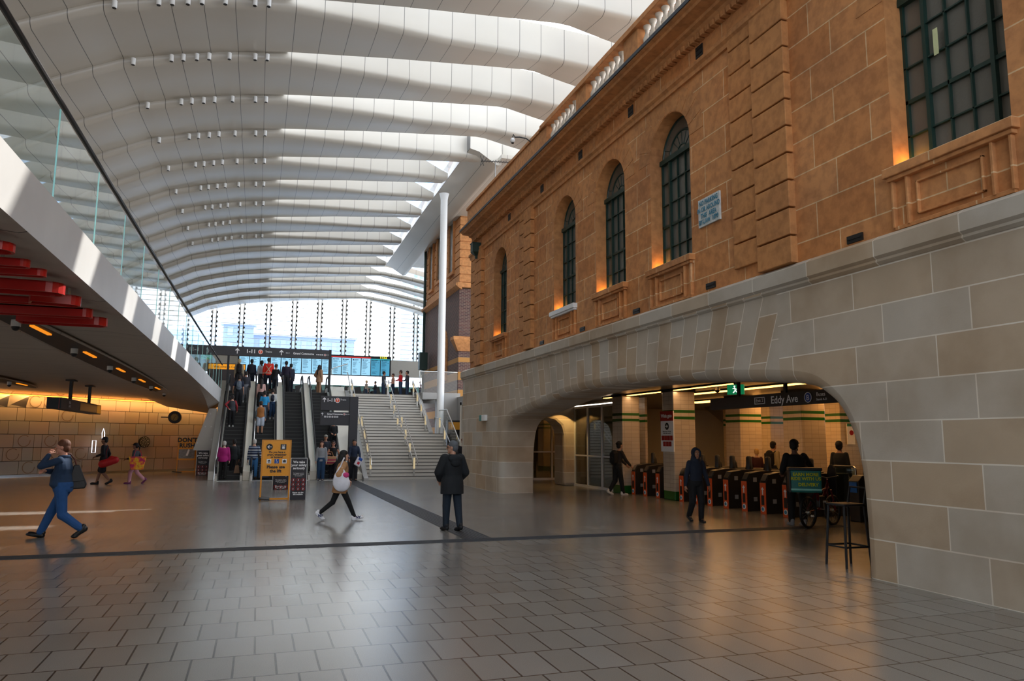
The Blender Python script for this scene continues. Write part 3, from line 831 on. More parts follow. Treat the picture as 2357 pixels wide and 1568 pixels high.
# CCTV camera and aerial on the parapet
cc = thing('security_camera', 'white dome security camera on a bent black arm from the cornice', 'security camera', (8.1, 22.6, 12.0)); cc.scale = (.62,)*3
part(cc, MB().tube([(.25, 0, -.1), (0, .0, .05), (-.35, .1, .12), (-.6, .15, .1), (-.68, .16, .25), (-.72, .17, .05)], .035, 8), 'arm', M_black, smooth=40)
part(cc, MB().ell((-.72, .17, -.1), .13, .13, .16), 'dome', M_white, smooth=60); part(cc, MB().ell((-.72, .17, -.22), .08, .08, .07), 'lens', M_black, smooth=60)
an = thing('tv_aerial', 'thin television aerial on a mast above the parapet', 'aerial', (8.45, 27.2, 12.1))
m = MB().tube([(0, 0, -1), (0, 0, .9)], .02, 6); part(an, m, 'mast', M_steel)
m = MB().tube([(-.6, 0, .78), (.7, 0, .88)], .016, 6)
for k in range(12): m.tube([(-.55+1.2*k/11, -.14, .79+.008*k), (-.55+1.2*k/11, .14, .79+.008*k)], .009, 5)
m.tube([(-.62, 0, .6), (-.48, 0, 1.0)], .012, 5).tube([(-.48, 0, .6), (-.62, 0, 1.0)], .012, 5)
part(an, m, 'antenna', M_black)
# --- white steel column ------------------------------------------------------------------
col = thing('column', 'tall white steel column rising past the stair to the roof edge', 'column', (10.05, 42.7, 0))
part(col, MB().cyl((0, 0, 0), .21, 16.6, 24), 'shaft', M_white, smooth=40)
part(col, MB().lathe([(.21, 16.3), (.24, 16.5), (.3, 16.7)]), 'capital', M_white, smooth=40)
# --- stairs ------------------------------------------------------------------------------
XL, XR = 5.2, 9.83; RS = ZU/29; GO = .29; YS = 37.3
st = []; y = YS; z = 0; prof_ = [(y, 0)]; nose = []
for i in range(29):
    z += RS; prof_.append((y, z)); nose.append((y, z))
    y += GO if i != 13 else GO+1.15
    if i < 28: prof_.append((y, z))
YT = y-GO
prof_.append((47.25, ZU)); prof_.append((47.25, 0))
stairs = thing('staircase', 'wide grey stone staircase climbing to the upper concourse', 'staircase', (XL, YS, 0))
def stair_mb(x0, x1, pr): return MB().prism([(a-YS, b) for a, b in pr], x0-XL, x1-XL, 'x')
i14 = [p for p in prof_ if p[1] <= 14*RS+1e-6]
land_y = nose[13][0]+GO+1.15
low = [p for p in prof_ if p[1] <= 14*RS+1e-6]+[(land_y, 0)]
part(stairs, stair_mb(XL, XR, low), 'lower_flight', M_stair)
part(stairs, stair_mb(XL, 9.35, [(land_y, 0)]+[p for p in prof_ if p[1] > 14*RS+1e-6 or (p[0] >= land_y-1e-6 and p[1] >= 14*RS-1e-6)][0:]), 'upper_flight', M_stair)
nm = MB()
for yy, zz in nose: nm.box(0, (XR if zz < 14.5*RS else 9.35)-XL, yy-YS-.006, yy-YS+.05, zz-.035, zz+.004)
part(stairs, nm, 'nosing_strip', plain('nosing_dark', '#4a4641', .7))
def zs(yy):
    zz = 0
    for a, b in nose:
        if a <= yy: zz = b
    return zz
# side stringer walls
SLW = [(YS-.3, 0), (YS-.3, .55), (YS+1.0, 1.05)]
wal = MB().prism([(YS-.5, 0), (YS-.5, .10), (YS, .25), (nose[13][0], 14*RS+.15), (land_y, 14*RS+.15), (YT, ZU+.15), (47.25, ZU+.15), (47.25, 0)], 5.0, 5.2, 'x')
part(stairs, MB().prism([(a-YS, b) for a, b in [(YS-.5, 0), (YS-.5, .10), (YS, .25), (nose[13][0], 14*RS+.15), (land_y, 14*RS+.15), (YT, ZU+.15), (47.25, ZU+.15), (47.25, 0)]], -.22, 0, 'x'), 'stringer', M_conc2)
part(stairs, MB().prism([(a-YS, b) for a, b in [(land_y, 14*RS+.12), (YT, ZU+.15), (47.25, ZU+.15), (47.25, 0), (land_y, 0)]], 9.35-XL, 9.6-XL, 'x'), 'side_wall', M_conc2)
struct(MB().box(10.5, 12, 45.6, 46, 0, ZU+.1).box(9.6, 10.5, 45.6, 47.2, ZU-.3, ZU+.1).box(11.8, 12, 32.7, 45.6, 0, 4.6).build('wall_stair_side_light_block', M_conc2))  # last box is an added low wall shutting out sky light behind the pier
kb = thing('kiosk', 'black cabinet with an orange top panel under the landing beside the pier', 'cabinet', (11.2, 43.5, 0)); part(kb, MB().box(-.5, .5, 0, .4, 0, 3.1), 'cabinet', M_black); part(kb, MB().box(-.45, .45, -.02, 0, 2.55, 3.0), 'orange_panel', plain('kiosk_orange', '#c98a1c', .5))
# handrails with lit posts
M_lit = emit('lit_handrail_post', '#ffe6b4', .42)
def rail(label, x, ya, yb, side=0, dbl=False):
    t = thing('handrail', label, 'handrail', (x, ya, 0), 0, None)
    xs = (-.12, .12) if dbl else (0,)
    pts = []
    yy = ya
    zf = lambda q: (min(14*RS, (q-YS)/GO*RS) if q < land_y else 14*RS+(q-land_y)/GO*RS) if q > YS else 0
    zr = lambda q: min(max(zf(q), 0), ZU)+.95
    marks = sorted(set([ya, max(ya, YS), nose[13][0], land_y, YT+.05, yb]))
    marks = [q for q in marks if ya <= q <= yb]
    for dx in xs:
        pts = [(dx, q-ya, zr(q)) for q in marks]
        part(t, MB().tube([(dx, -.02, .0)]*0+[(dx, -.1, .05 if ya < YS+.01 else zr(ya)-.3)]+pts+[(dx, yb-ya+.1, zr(yb)-.3)], .028, 8), 'rail', M_steel, smooth=40)
    q = ya+.15
    while q < yb:
        z0 = zs(q)
        part(t, MB().box(-.045, .045, q-ya-.03, q-ya+.03, z0, zr(q)-.03), 'post', M_steelb)
        part(t, MB().box(-.05, .05, q-ya-.035, q-ya-.03, z0+.35, zr(q)-.03), 'post_light', M_lit)
        q += 1.25
    return t
rail('double steel handrail with lit posts down the middle of the staircase', 7.55, YS+.1, YT+.2, dbl=True)
rail('steel handrail along the left side of the staircase beside the escalators', 5.38, YS+.1, YT+.2)
rail('steel handrail on the right side of the upper flight', 9.2, land_y+.1, YT+.2)
rail('steel handrail on the right side of the lower flight near the pier', 9.7, YS+.1, land_y)
def glassrun(label, pts, h, loc):
    t = thing('glass_balustrade', label, 'balustrade', loc)
    L = Vector(loc)
    for (a, b) in zip(pts, pts[1:]):
        a, b = Vector(a)-L, Vector(b)-L
        t_ = MB().add([a, b, b+Vector((0, 0, h)), a+Vector((0, 0, h))], [(0, 1, 2, 3)]); part(t, t_, 'glass_panel', M_gesc)
    part(t, MB().tube([Vector(p)-L+Vector((0, 0, h)) for p in pts], .03, 8), 'handrail', M_steel, smooth=40)
    return t
ZL = 14*RS
glassrun('glass balustrade with steel rail sloping down the left side of the stairs', [(5.1, YS-.4, .2), (5.1, nose[13][0], ZL+.15), (5.1, land_y, ZL+.15), (5.1, YT, ZU+.15)], 1.1, (5.1, YS, 0))
glassrun('glass balustrade sloping beside the lower right side of the stairs', [(10.05, YS, .1), (10.05, nose[13][0], ZL+.1), (9.95, land_y, ZL+.1)], 1.25, (10.05, YS, 0))
glassrun('tall glass balustrade on the right landing in front of the brick building', [(9.45, land_y+3, ZU-.8), (9.45, 46.0, ZU+.1), (11.9, 46.0, ZU+.1)], 1.35, (9.45, 46, ZU))
glassrun('peaked glass balustrade panels at the head of the stairs left of centre', [(3.98, 46.3, ZU), (4.25, 46.5, ZU+.2), (5.1, 46.6, ZU+.5)], 1.3, (4.0, 46.4, ZU))
# --- escalators ----------------------------------------------------------------------
tan30 = math.tan(R_(30)); YE0 = 39.0; YE1 = YE0+ZU/tan30
def esc_z(q): return min(max((q-YE0)*tan30, 0), ZU)
def escalator(x0, label):
    t = thing('escalator', label, 'escalator', (x0, YE0, 0), 0, None)
    pr = [(-1.2, -.0), (0, 0)]; y = 0; z = 0; rs = .2; 
    pr = [(-1.2, .0)]
    nst = int(ZU/rs)
    yy = 0
    for i in range(nst+1):
        pr.append((yy, min(z, ZU))); z = min(z+ZU/(nst+1), ZU); pr.append((yy, z)); yy += ZU/(nst+1)/tan30
    pr += [(yy+.2, ZU), (yy+.2, ZU-.6), (0, -.05), (-1.2, -.05)]
    part(t, MB().prism(pr, .02, 1.0, 'x'), 'steps', M_rubber)
    e = MB(); z = 0; yy = 0
    for i in range(nst+1):
        z += ZU/(nst+1); e.box(.04, .98, yy-.006, yy+.012, z-.018, z+.002); yy += ZU/(nst+1)/tan30
    part(t, e, 'step_edge', plain('step_edge_grey', '#4c4c4c', .5, .4))
    part(t, MB().box(-.0, 1.02, -1.6, -.35, .0, .015), 'comb_plate', M_steel)
    for s, xx in ((-1, -.05), (1, 1.07)):
        pts = [(xx, -1.25, .35), (xx, -1.42, .65), (xx, -1.25, .93), (xx, -.6, 1.0), (xx, 0, 1.06), (xx, (YE1-YE0), ZU+1.0), (xx, YE1-YE0+.7, ZU+1.0), (xx, YE1-YE0+1.2, ZU+.9), (xx, YE1-YE0+1.25, ZU+.5)]
        part(t, MB().tube(pts, .045, 8), 'handrail', M_rubber, smooth=40)
        L = YE1-YE0
        part(t, MB().prism([(-1.35, .3), (-1.3, .88), (0, 1.0), (L, ZU+.94), (L+1.2, ZU+.9), (L+1.2, ZU+.1), (L, ZU+.1), (0, .25), (-1.3, .2)], xx-.01, xx+.01, 'x'), 'balustrade_glass', M_gesc)
        w0, w1 = (xx-.04, xx+.06) if s < 0 else (xx-.06, xx+.04)
        part(t, MB().prism([(-1.5, 0), (-1.5, .25), (0, .42), (L, ZU+.32), (L+1.3, ZU+.28), (L+1.3, ZU-.6), (0, -.0)], w0, w1, 'x'), 'skirt', M_steelb)
    return t
EX = [-1.66+1.53*k for k in range(4)]
el = ['leftmost escalator beside the concrete balcony', 'second escalator from the left, carrying the man in the brown vest', 'third escalator from the left, empty', 'fourth escalator, next to the staircase, bringing people down']
for x, l_ in zip(EX, el): escalator(x, l_)
L = YE1-YE0
for i, xx in enumerate([EX[1]-.26, EX[2]-.26, EX[3]-.26]):
    d = tag(MB().prism([(YE0-1.2, 0), (YE0-1.2, .45), (YE0, .68), (YE1, ZU+.6), (YE1+1.0, ZU+.6), (YE1+1.0, ZU-.5), (YE0+1, 0)], xx-.15, xx+.16, 'x').build('escalator_deck', M_cream, bevel=.02), 'beige sloping cladding deck between the %s escalators' % ['first and second', 'second and third', 'third and fourth'][i], 'cladding')
# right truss wall between escalator four and the stairs, left flank under the balcony
struct(MB().prism([(YE0-1.5, 0), (YE0-1.5, .3), (YE0, .5), (YE1, ZU+.4), (47.3, ZU+.4), (47.3, 0)], 4.16, 4.98, 'x').build('trim_9', M_cream, bevel=.02))
struct(MB().prism([(YE0-.4, 0), (YE0-.4, .4), (YE1, ZU+.6), (50.4, ZU-.1), (50.4, 0)], -2.1, -1.86, 'x').build('wall_escalator_side', M_steelb))
pl_ = thing('wall_panel', 'slanted metal panel glowing amber beside the escalator foot', 'panel', (-2.6, 44.6, 0))
part(pl_, MB().prism([(-.66, 1.3), (.05, 3.6), (.45, 3.6), (.45, 1.3)], 0, .1, 'y').box(-.1, .45, .02, .1, 0, 1.3), 'cladding', M_steelb)
for a, b in ((-.1, 2.6), (.2, 2.6), (-.45, 1.7), (.25, 1.9), (.12, 3.3)): part(pl_, MB().cyl((a, -.03, b), .035, .03, 10, ax='y'), 'bolt', M_steel)
ld = bpy.data.lights.new('panel_lamp', 'SPOT'); ld.energy = 520; ld.color = (1, .55, .14); ld.spot_size = R_(130)
lo = bpy.data.objects.new('panel_lamp', ld); COL.objects.link(lo); lo.location = Vector((-2.7, 43.9, 3.7))*S; lo.rotation_euler = (R_(38), 0, 0)

# ================================================================== GATE HALL (right, behind the arch)
XG1 = 26.0
struct(MB().box(XB, XG1, 4, 38, 3.75, 3.95).build('ceiling_gate_hall', plain('gate_hall_ceiling', '#6a645d', .3)))
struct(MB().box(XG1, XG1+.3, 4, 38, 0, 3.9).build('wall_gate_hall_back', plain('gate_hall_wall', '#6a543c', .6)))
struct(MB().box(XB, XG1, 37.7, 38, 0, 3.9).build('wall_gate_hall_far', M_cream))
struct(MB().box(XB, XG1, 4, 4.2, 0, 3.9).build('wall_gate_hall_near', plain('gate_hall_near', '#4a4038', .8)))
# ceiling light strips
def strip_light(label, x0, x1, y0, y1, z, e, power, mat=M_led):
    t = thing('ceiling_light', label, 'light', ((x0+x1)/2, (y0+y1)/2, z), 0, None)
    dx, dy = (x1-x0)/2, (y1-y0)/2
    part(t, MB().box(-dx-.04, dx+.04, -dy-.04, dy+.04, .0, .06), 'housing', M_darkm)
    part(t, MB().box(-dx, dx, -dy, dy, -.02, .0), 'diffuser', mat)
    ld = bpy.data.lights.new('strip_lamp', 'AREA'); ld.shape = 'RECTANGLE'; ld.size = 2*dx*S; ld.size_y = 2*dy*S; ld.energy = power; ld.color = (1, .76, .50)
    lo = bpy.data.objects.new('strip_lamp', ld); COL.objects.link(lo); lo.parent = t; lo.location = (0, 0, -.05)
    return t
strip_light('long warm ceiling strip over the near edge of the gate line', 13.35, 13.5, 19.0, 27.8, 3.70, 1, 15)
strip_light('warm ceiling strip behind the exit sign', 15.0, 15.35, 14.5, 24.5, 3.70, 1, 11)
strip_light('broad warm ceiling strip deep in the gate hall', 18.2, 19.0, 19.5, 29.7, 3.70, 1, 11)
strip_light('farthest warm ceiling strip in the gate hall', 22.5, 22.8, 19, 33, 3.70, 1, 11)
strip_light('short warm ceiling strip at the right end of the gate hall', 20.3, 20.5, 13, 18.8, 3.70, 1, 7)
# tiled columns with green bands
def mk_tile():
    b = NB('cream_wall_tile')
    v = b.vec(b.math('ADD', b.X, b.Y), b.Z)
    br = b.brick(v, '#c7b9a6', '#beae9a', '#8f8577', .30, .14, .004, .0)
    def band(z0, z1): return b.math('MULTIPLY', b.math('GREATER_THAN', b.Z, z0), b.math('LESS_THAN', b.Z, z1))
    m = b.math('ADD', b.math('ADD', band(2.93, 3.03), band(2.71, 2.81)), band(0, .3))
    c = b.mix(m, br.outputs['Color'], lin('#1d5a1d'))
    return b.out(c, .25, spec=.6)
M_tile = mk_tile()
cl = [('tiled column with green bands left of the ticket gates', 13.15, 25.75, .75, .85), ('tiled column carrying the wide gate notice among the gates', 13.35, 22.35, .85, .75),
      ('cream tiled column behind the gates left of the exit sign', 17.6, 24.6, 1.0, .95), ('shaded tiled column behind the middle gates', 20.3, 26.3, .9, .9),
      ('cream tiled column under the exit banner', 17.4, 20.9, 1.0, .95), ('tiled column with a small notice behind the cyclist', 20.2, 22.2, .95, .95), ('far tiled column at the back of the gate hall', 21.5, 30.5, .9, .9)]
for lb, x, y, a, b in cl:
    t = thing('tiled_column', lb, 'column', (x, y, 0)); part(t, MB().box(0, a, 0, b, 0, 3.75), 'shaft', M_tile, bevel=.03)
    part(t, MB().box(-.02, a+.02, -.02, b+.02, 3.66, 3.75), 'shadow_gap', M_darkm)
# glazed partition left of column 1 and second arch
gp = thing('glazed_partition', 'white framed glazed partition beside the first tiled column', 'partition', (13.4, 26.6, 0))
for k in range(4): part(gp, MB().box(-.05, .05, k*1.4-.05, k*1.4+.05, 0, 3.45), 'mullion', M_white)
part(gp, MB().box(-.06, .06, 0, 4.2, 0, .1).box(-.04, .04, 0, 4.2, 1.3, 1.36).box(-.06, .06, 0, 4.2, 3.36, 3.45), 'rail', M_white)
part(gp, MB().box(-.01, .01, 0, 4.2, .1, 3.4), 'glass_pane', glass('partition_glass', (.55, .55, .5), .10))
part(gp, MB().box(-.02, .02, 0, 4.2, 3.45, 3.5), 'head_light', M_emw)
struct(MB().box(14.6, 14.7, 26.6, 32, 0, 3.7).build('wall_gate_hall_left', M_tile))
# inner arch wall (perpendicular) with a doorway
ya2 = 30.8
ia = [(11.05, 0), (11.05, 2.2), (11.2, 2.65), (11.55, 2.9), (12.0, 2.95), (12.45, 2.85), (12.75, 2.6), (12.85, 2.2), (12.85, 0)]
m = MB()
m.prism([(XB-.2, 0)]+ia+[(13.7, 0), (13.7, 3.75), (XB-.2, 3.75)], ya2, ya2+1.2, 'y')
struct(m.build('wall_inner_arch', M_ash, bevel=.12))
gd = thing('glazed_door', 'glazed white framed doors seen through the small inner arch', 'door', (12.2, 35.6, 0))
for x in (-.1, .95, 2.0, 3.05): part(gd, MB().box(x-.05, x+.05, -.05, .05, 0, 3.5), 'door_frame', M_white)
part(gd, MB().box(0, 3.0, -.01, .01, .1, 3.4), 'glass_pane', glass('door_glass', (.55, .55, .5), .16)); part(gd, MB().box(-.1, 3.1, -.06, .06, 0, .1).box(-.1, 3.1, -.06, .06, 1.35, 1.42), 'door_rail', M_white)
lampi = bpy.data.lights.new('inner_arch_lamp', 'SPOT'); lampi.energy = 70; lampi.color = (1, .6, .2); lampi.spot_size = R_(90)
lo = bpy.data.objects.new('inner_arch_lamp', lampi); COL.objects.link(lo); lo.location = Vector((12.9, 29.9, 3.6))*S; lo.rotation_euler = (R_(15), R_(10), 0)
# rear details: escalator flank, windows, map boards
ef = thing('escalator', 'inclined escalator with pale flank deep behind the gates', 'escalator', (22.2, 26.5, 0))
part(ef, MB().prism([(0, .6), (6.0, 3.75), (7.6, 3.75), (1.0, .3), (0, .3)], 0, .1, 'x'), 'flank', M_steelb)
part(ef, MB().tube([(-.05, 0, 1.3), (-.05, 4.6, 3.7)], .05, 8), 'handrail', M_rubber); part(ef, MB().prism([(0, .7), (0, 1.28), (4.7, 3.74), (5.6, 3.74)], .02, .05, 'x'), 'balustrade_glass', M_glass)
part(ef, MB().tube([(-.06, 0, .7), (-.06, 5.6, 3.7)], .03, 8), 'light_line', emit('escalator_light', '#bcd4ff', 1.2))
for i, y in enumerate((19.2, 17.9)):
    t = thing('window_%d' % (9+i), 'narrow daylit window at the back of the gate hall', 'window', (XG1-.1, y+1.6, 2.2)); t['kind'] = 'structure'
    part(t, MB().box(-.05, .05, -.5, .5, 0, 1.5), 'window_pane', emit('daylit_pane%d' % i, '#cfe2ee', 1.6)); part(t, MB().box(-.1, .0, -.04, .04, 0, 1.5).box(-.1, 0, -.55, .55, -.06, 0).box(-.1, 0, .46, .55, 0, 1.5), 'window_frame', M_green)
mp = thing('map_board', 'dark framed information board with two pale maps behind the gates', 'notice board', (21.5, 18.9, 0))
part(mp, MB().box(0, .12, 0, 4.6, 0.0, 2.5), 'frame', M_black)
for k in range(3):
    q = part(mp, MB().box(-.02, 0, .2+k*1.5, 1.45+k*1.5, 1.15, 2.2), 'map_sheet', emit('map_sheet%d' % k, '#b5ab97', .35))
text('Plan your trip', .12, (-.03, 1.0, 2.35), M_wht, mp, FACE_LEFT); text('Welcome', .12, (-.03, 2.6, 2.35), M_wht, mp, FACE_LEFT)
# ceiling fittings
for i, (x, y) in enumerate([(12.8, 18.0), (14.4, 16.6), (16.0, 15.0), (14.2, 21.0), (16.8, 18.6), (17.5, 17.3)]):
    t = thing('ceiling_camera', 'small dark dome camera under the gate hall ceiling, '+['nearest column with the wide gate notice', 'above the cyclist', 'at the right end of the banner', 'behind the exit sign', 'left behind the banner', 'right behind the banner'][i], 'security camera', (x, y, 3.6), 0, 'ceiling cameras in the gate hall')
    part(t, MB().cyl((0, 0, .05), .09, .1, 14), 'base', M_steel, smooth=40); part(t, MB().ell((0, 0, .04), .08, .08, .09), 'dome', M_black, smooth=60)
# ticket gates ----------------------------------------------------------------------
M_strip = M_orange
M_gate = plain('gate_cabinet', '#28231f', .35)
M_sens = plain('sensor_grey', '#8c8c8c', .5)
def make_gate(label, x, y):
    t = thing('ticket_gate', label, 'ticket gate', (x, y, 0), 0, 'ticket gates in the gate hall')
    part(t, MB().prism([(0, 0), (0, .86), (.12, 1.08), (.5, 1.14), (2.0, 1.14), (2.0, 0)], -.0, .26, 'y'), 'cabinet', M_gate, bevel=.015)
    f = part(t, MB().box(-.02, .0, -.0, .24, .0, .84), 'orange_panel', M_orange)
    MB().cyl((-.03, .12, .13), .075, .02, 18, ax='x').build('ring_symbol', M_wht, f, loc=(0, 0, 0)); MB().cyl((-.04, .12, .13), .045, .02, 18, ax='x').build('ring_centre', plain('symbol_blue', '#3a8ab0', .5), f, loc=(0, 0, 0))
    MB().box(-.025, -.0, .06, .18, .24, .50).build('card_symbols', M_blk, f, loc=(0, 0, 0))
    m = MB().prism([(.12, .73), (.06, .66), (.10, .66), (.10, .52), (.14, .52), (.14, .66), (.18, .66)], -.026, -.02, 'x'); m.build('arrow', M_wht, f, loc=(0, 0, 0))
    for zq in (.83, .28): part(t, MB().box(.22, .34, -.008, .0, zq, zq+.12), 'sensor_plate', M_sens)
    part(t, MB().obox((.06, .13, .99), .012, .2, .2, (0, R_(30), 0)), 'card_reader', M_steel)
    part(t, MB().tube([(.85, .13, 1.1), (.85, .13, 1.5), (.85, .13, 1.54)], [.09, .085, .05], 12), 'post', M_black, smooth=40)
    pd = [(0, .35), (0, 1.15), (.05, 1.30), (.14, 1.38), (.24, 1.38), (.33, 1.30), (.38, 1.15), (.38, .35)]
    part(t, MB().prism([(.26+a, b) for a, b in pd], 1.05, 1.09, 'x').prism([(-.38+a, b) for a, b in pd], 1.05, 1.09, 'x') if False else MB().prism([(.27+a*.85, b) for a, b in pd], 1.05, 1.09, 'x'), 'paddle', M_black)
    part(t, MB().prism([(-.02-a*.8, b) for a, b in pd], 1.25, 1.29, 'x'), 'paddle', M_black)
    return t
gy = [25.25, 24.35, 23.45, 21.9, 21.05, 20.25, 19.4, 18.5, 17.65, 16.7]
gl = ['ticket gate the man with the backpack is reaching over, farthest in the line', 'second ticket gate from the far end, left of the notice column', 'ticket gate directly left of the wide gate notice column', 'ticket gate directly right of the wide gate notice column', 'ticket gate hidden behind the hooded man', 'ticket gate just right of the hooded man', 'ticket gate two to the right of the hooded man', 'ticket gate three to the right of the hooded man', 'ticket gate second nearest to the cyclist', 'ticket gate immediately left of the cyclist']
G0 = make_gate(gl[0], 13.4, gy[0])
for l_, y in zip(gl[1:], gy[1:]): dup(G0, (13.4, y, 0), l_)
wg = thing('wide_ticket_gate', 'wide gate pillar with blue reader panel and looped steel wings at the line end', 'ticket gate', (14.4, 15.3, 0))
part(wg, MB().prism([(0, 0), (0, 1.0), (.15, 1.15), (.9, 1.15), (.9, 0)], 0, .35, 'y'), 'cabinet', M_gate, bevel=.02)
part(wg, MB().box(-.02, 0, .05, .3, .72, .98), 'blue_panel', plain('reader_blue', '#1c6fc4', .4))
def loop_pts(y0, y1, z0, z1, x, r=.1):
    o = []
    for cy_, cz_, a0 in ((y1-r, z1-r, 0), (y0+r, z1-r, PI/2), (y0+r, z0+r, PI), (y1-r, z0+r, 1.5*PI)):
        for k in range(5): a = a0+PI/2*k/4; o.append((x, cy_+r*math.cos(a), cz_+r*math.sin(a)))
    return o
part(wg, MB().tube(loop_pts(.5, 1.35, .3, 1.35, .4), .025, 8, closed=True), 'wing_frame', M_steel, smooth=40)
part(wg, MB().tube(loop_pts(-.6, -.1, .3, 1.35, .4), .025, 8, closed=True), 'wing_frame', M_steel, smooth=40)
part(wg, MB().box(.39, .41, .55, 1.3, .35, 1.3), 'wing_glass', M_glass)
# wide gate notice
wn_ = thing('notice', 'white and red wide gate notice on the tiled column', 'sign', (13.32, 22.7, 0), -.35)
wn_.location = Vector((13.34, 22.72, 0))*S; wn_.rotation_euler.z = -PI/2
part(wn_, MB().box(-.42, .42, -.03, 0, 1.62, 3.0), 'board', M_wht); part(wn_, MB().box(-.42, .42, -.045, -.03, 2.66, 3.0), 'red_header', M_red)
text('Wide gate', .17, (0, -.05, 2.83), M_wht, wn_, bold=.004)
part(wn_, MB().cyl((0, -.04, 2.48), .12, .02, 20, ax='y'), 'arrow_disc', M_blk); part(wn_, MB().prism([(-.07, 2.465), (.0, 2.465), (.0, 2.42), (.08, 2.48), (.0, 2.54), (.0, 2.495), (-.07, 2.495)], -.05, -.04, 'y'), 'arrow', M_wht)
text('Please keep 1.5m for\nthose who need it', .065, (0, -.04, 2.27), M_blk, wn_)
for k in range(4): part(wn_, MB().box(-.36+k*.185, -.20+k*.185, -.04, -.03, 2.0, 2.16), 'pictogram', M_red)
for k in range(3): part(wn_, MB().box(-.26+k*.185, -.10+k*.185, -.04, -.03, 1.80, 1.96), 'pictogram', M_red)
nb_ = thing('notice', 'small white notice on the tiled column behind the cyclist', 'sign', (20.6, 22.15, 1.9))
part(nb_, MB().box(-.17, .17, -.03, 0, 0, .75), 'board', M_wht); part(nb_, MB().box(-.17, .17, -.035, -.03, .65, .75), 'green_header', plain('notice_green', '#1f7a4a', .5)); part(nb_, MB().cyl((.02, -.04, .42), .09, .01, 16, ax='y'), 'symbol', M_red)
# Eddy Ave banner
ed = thing('overhead_sign', 'dark hanging banner reading Exit 2 Eddy Ave Buses', 'sign', (11.6, 17.5, 2.82))
part(ed, MB().box(0, .12, -6.5, 0, 0, .30), 'panel', plain('banner_brown', '#1d1815', .5))
for y in (-1.2, -3.0, -5.0): part(ed, MB().box(.03, .09, y-.04, y+.04, .30, .93), 'hanger', M_black)
text('Eddy Ave', .25, (-.01, -3.02, .14), M_wht, ed, FACE_LEFT, bold=.003); text('Buses', .12, (-.01, -4.23, .20), M_wht, ed, FACE_LEFT); text('Stands A-D', .07, (-.01, -4.25, .09), M_wht, ed, FACE_LEFT)
part(ed, MB().box(-.012, 0, -2.32, -1.92, .07, .09).box(-.012, 0, -2.32, -1.92, .22, .24).box(-.012, 0, -1.94, -1.92, .07, .24).box(-.012, 0, -2.32, -2.30, .07, .24), 'exit_frame', M_wht); text('Exit 2', .12, (-.01, -2.12, .155), M_wht, ed, FACE_LEFT)
part(ed, MB().cyl((-.012, -3.83, .15), .11, .012, 22, ax='x'), 'bus_disc', plain('bus_blue', '#2a4a9a', .5)); text('B', .17, (-.02, -3.83, .14), M_wht, ed, FACE_LEFT)
part(ed, MB().tube([(-.015, -3.83+.11*math.cos(2*PI*k/24), .15+.11*math.sin(2*PI*k/24)) for k in range(24)], .008, 6, closed=True), 'ring', M_wht)
ex_ = thing('exit_sign', 'green running man exit sign hanging above the gates', 'exit sign', (12.0, 16.9, 3.22), -.9)
part(ex_, MB().box(-.22, .22, -.04, .04, 0, .26), 'panel', emit('exit_green', '#0b7a4a', .6)); part(ex_, MB().box(-.01, .01, -.01, .01, .26, .53), 'hanger', M_black)
part(ex_, MB().ell((-.02, -.05, .21), .025, .01, .025).tube([(-.02, -.05, .18), (0, -.05, .11), (.05, -.05, .05)], .015, 6).tube([(0, -.05, .11), (-.06, -.05, .04)], .015, 6).tube([(-.07, -.05, .15), (-.01, -.05, .16), (.06, -.05, .12)], .012, 6), 'running_figure', emit('exit_white', '#e8fff0', 1.0))
# bar stool by the near jamb
bs = thing('bar_stool', 'tall dark bar stool standing against the near side of the arch', 'stool', (9.0, 9.9, 0))
def leg(x0, y0, x1, y1): return MB().tube([(x0, y0, 0), (x1, y1, .98)], .02, 8)
for a in ((-.05, -.05, 0, 0), (.45, -.05, .40, 0), (.45, .40, .40, .35), (-.05, .40, 0, .35)): part(bs, leg(*a), 'leg', M_darkm, smooth=40)
part(bs, MB().tube([(-.04, -.04, .32), (.44, -.04, .32), (.44, .39, .32), (-.04, .39, .32), (-.04, -.04, .32)], .015, 8), 'footrest', M_darkm); part(bs, MB().box(-.03, .43, -.03, .38, .96, 1.0), 'seat', M_darkm, bevel=.02)
part(bs, MB().tube([(.40, 0, .98), (.46, .0, 1.25), (.46, .35, 1.25), (.40, .35, .98)], .018, 8), 'backrest', M_darkm)
# small sensor box on the pier, notice on brown wall
sb = thing('sensor_box', 'small white and green box fixed on the pale stone pier', 'box', (XW, 29.0, 2.78)); sb.location = Vector((XW, 29.2, 2.85))*S
part(sb, MB().box(-.12, 0, -.45, .0, -.12, .12), 'white_cover', M_white, bevel=.01); part(sb, MB().box(-.13, 0, .0, .3, -.12, .12), 'green_cover', plain('teal_cover', '#2f7d74', .4), bevel=.01)
np_ = thing('notice', 'weathered white no parking notice on the brown wall', 'sign', (XU-.03, 13.0, 6.78))
part(np_, MB().box(-.01, .03, -.385, .385, -.30, .30), 'board', plain('weathered_white', '#c9ccc8', .7, noise=.35, nscale=14))
M_np = plain('faded_blue', '#3f7f97', .7)
for s_, z in (('NO PARKING', .2), ('IN OR AROUND', .06), ('THIS  AREA', -.08), ('BY-LAW  1099', -.21)): text(s_, .145, (-.02, 0, z), M_np, np_, FACE_LEFT, xs=.78, bold=.003)
# tape on the big window and patch of new stone
tag(MB().box(XU+.28, XU+.285, 7.62, 7.70, 7.55, 7.95).build('tape', plain('yellow_tape', '#c9d0a0', .7)), 'short strip of pale yellow tape on the large window', 'tape')
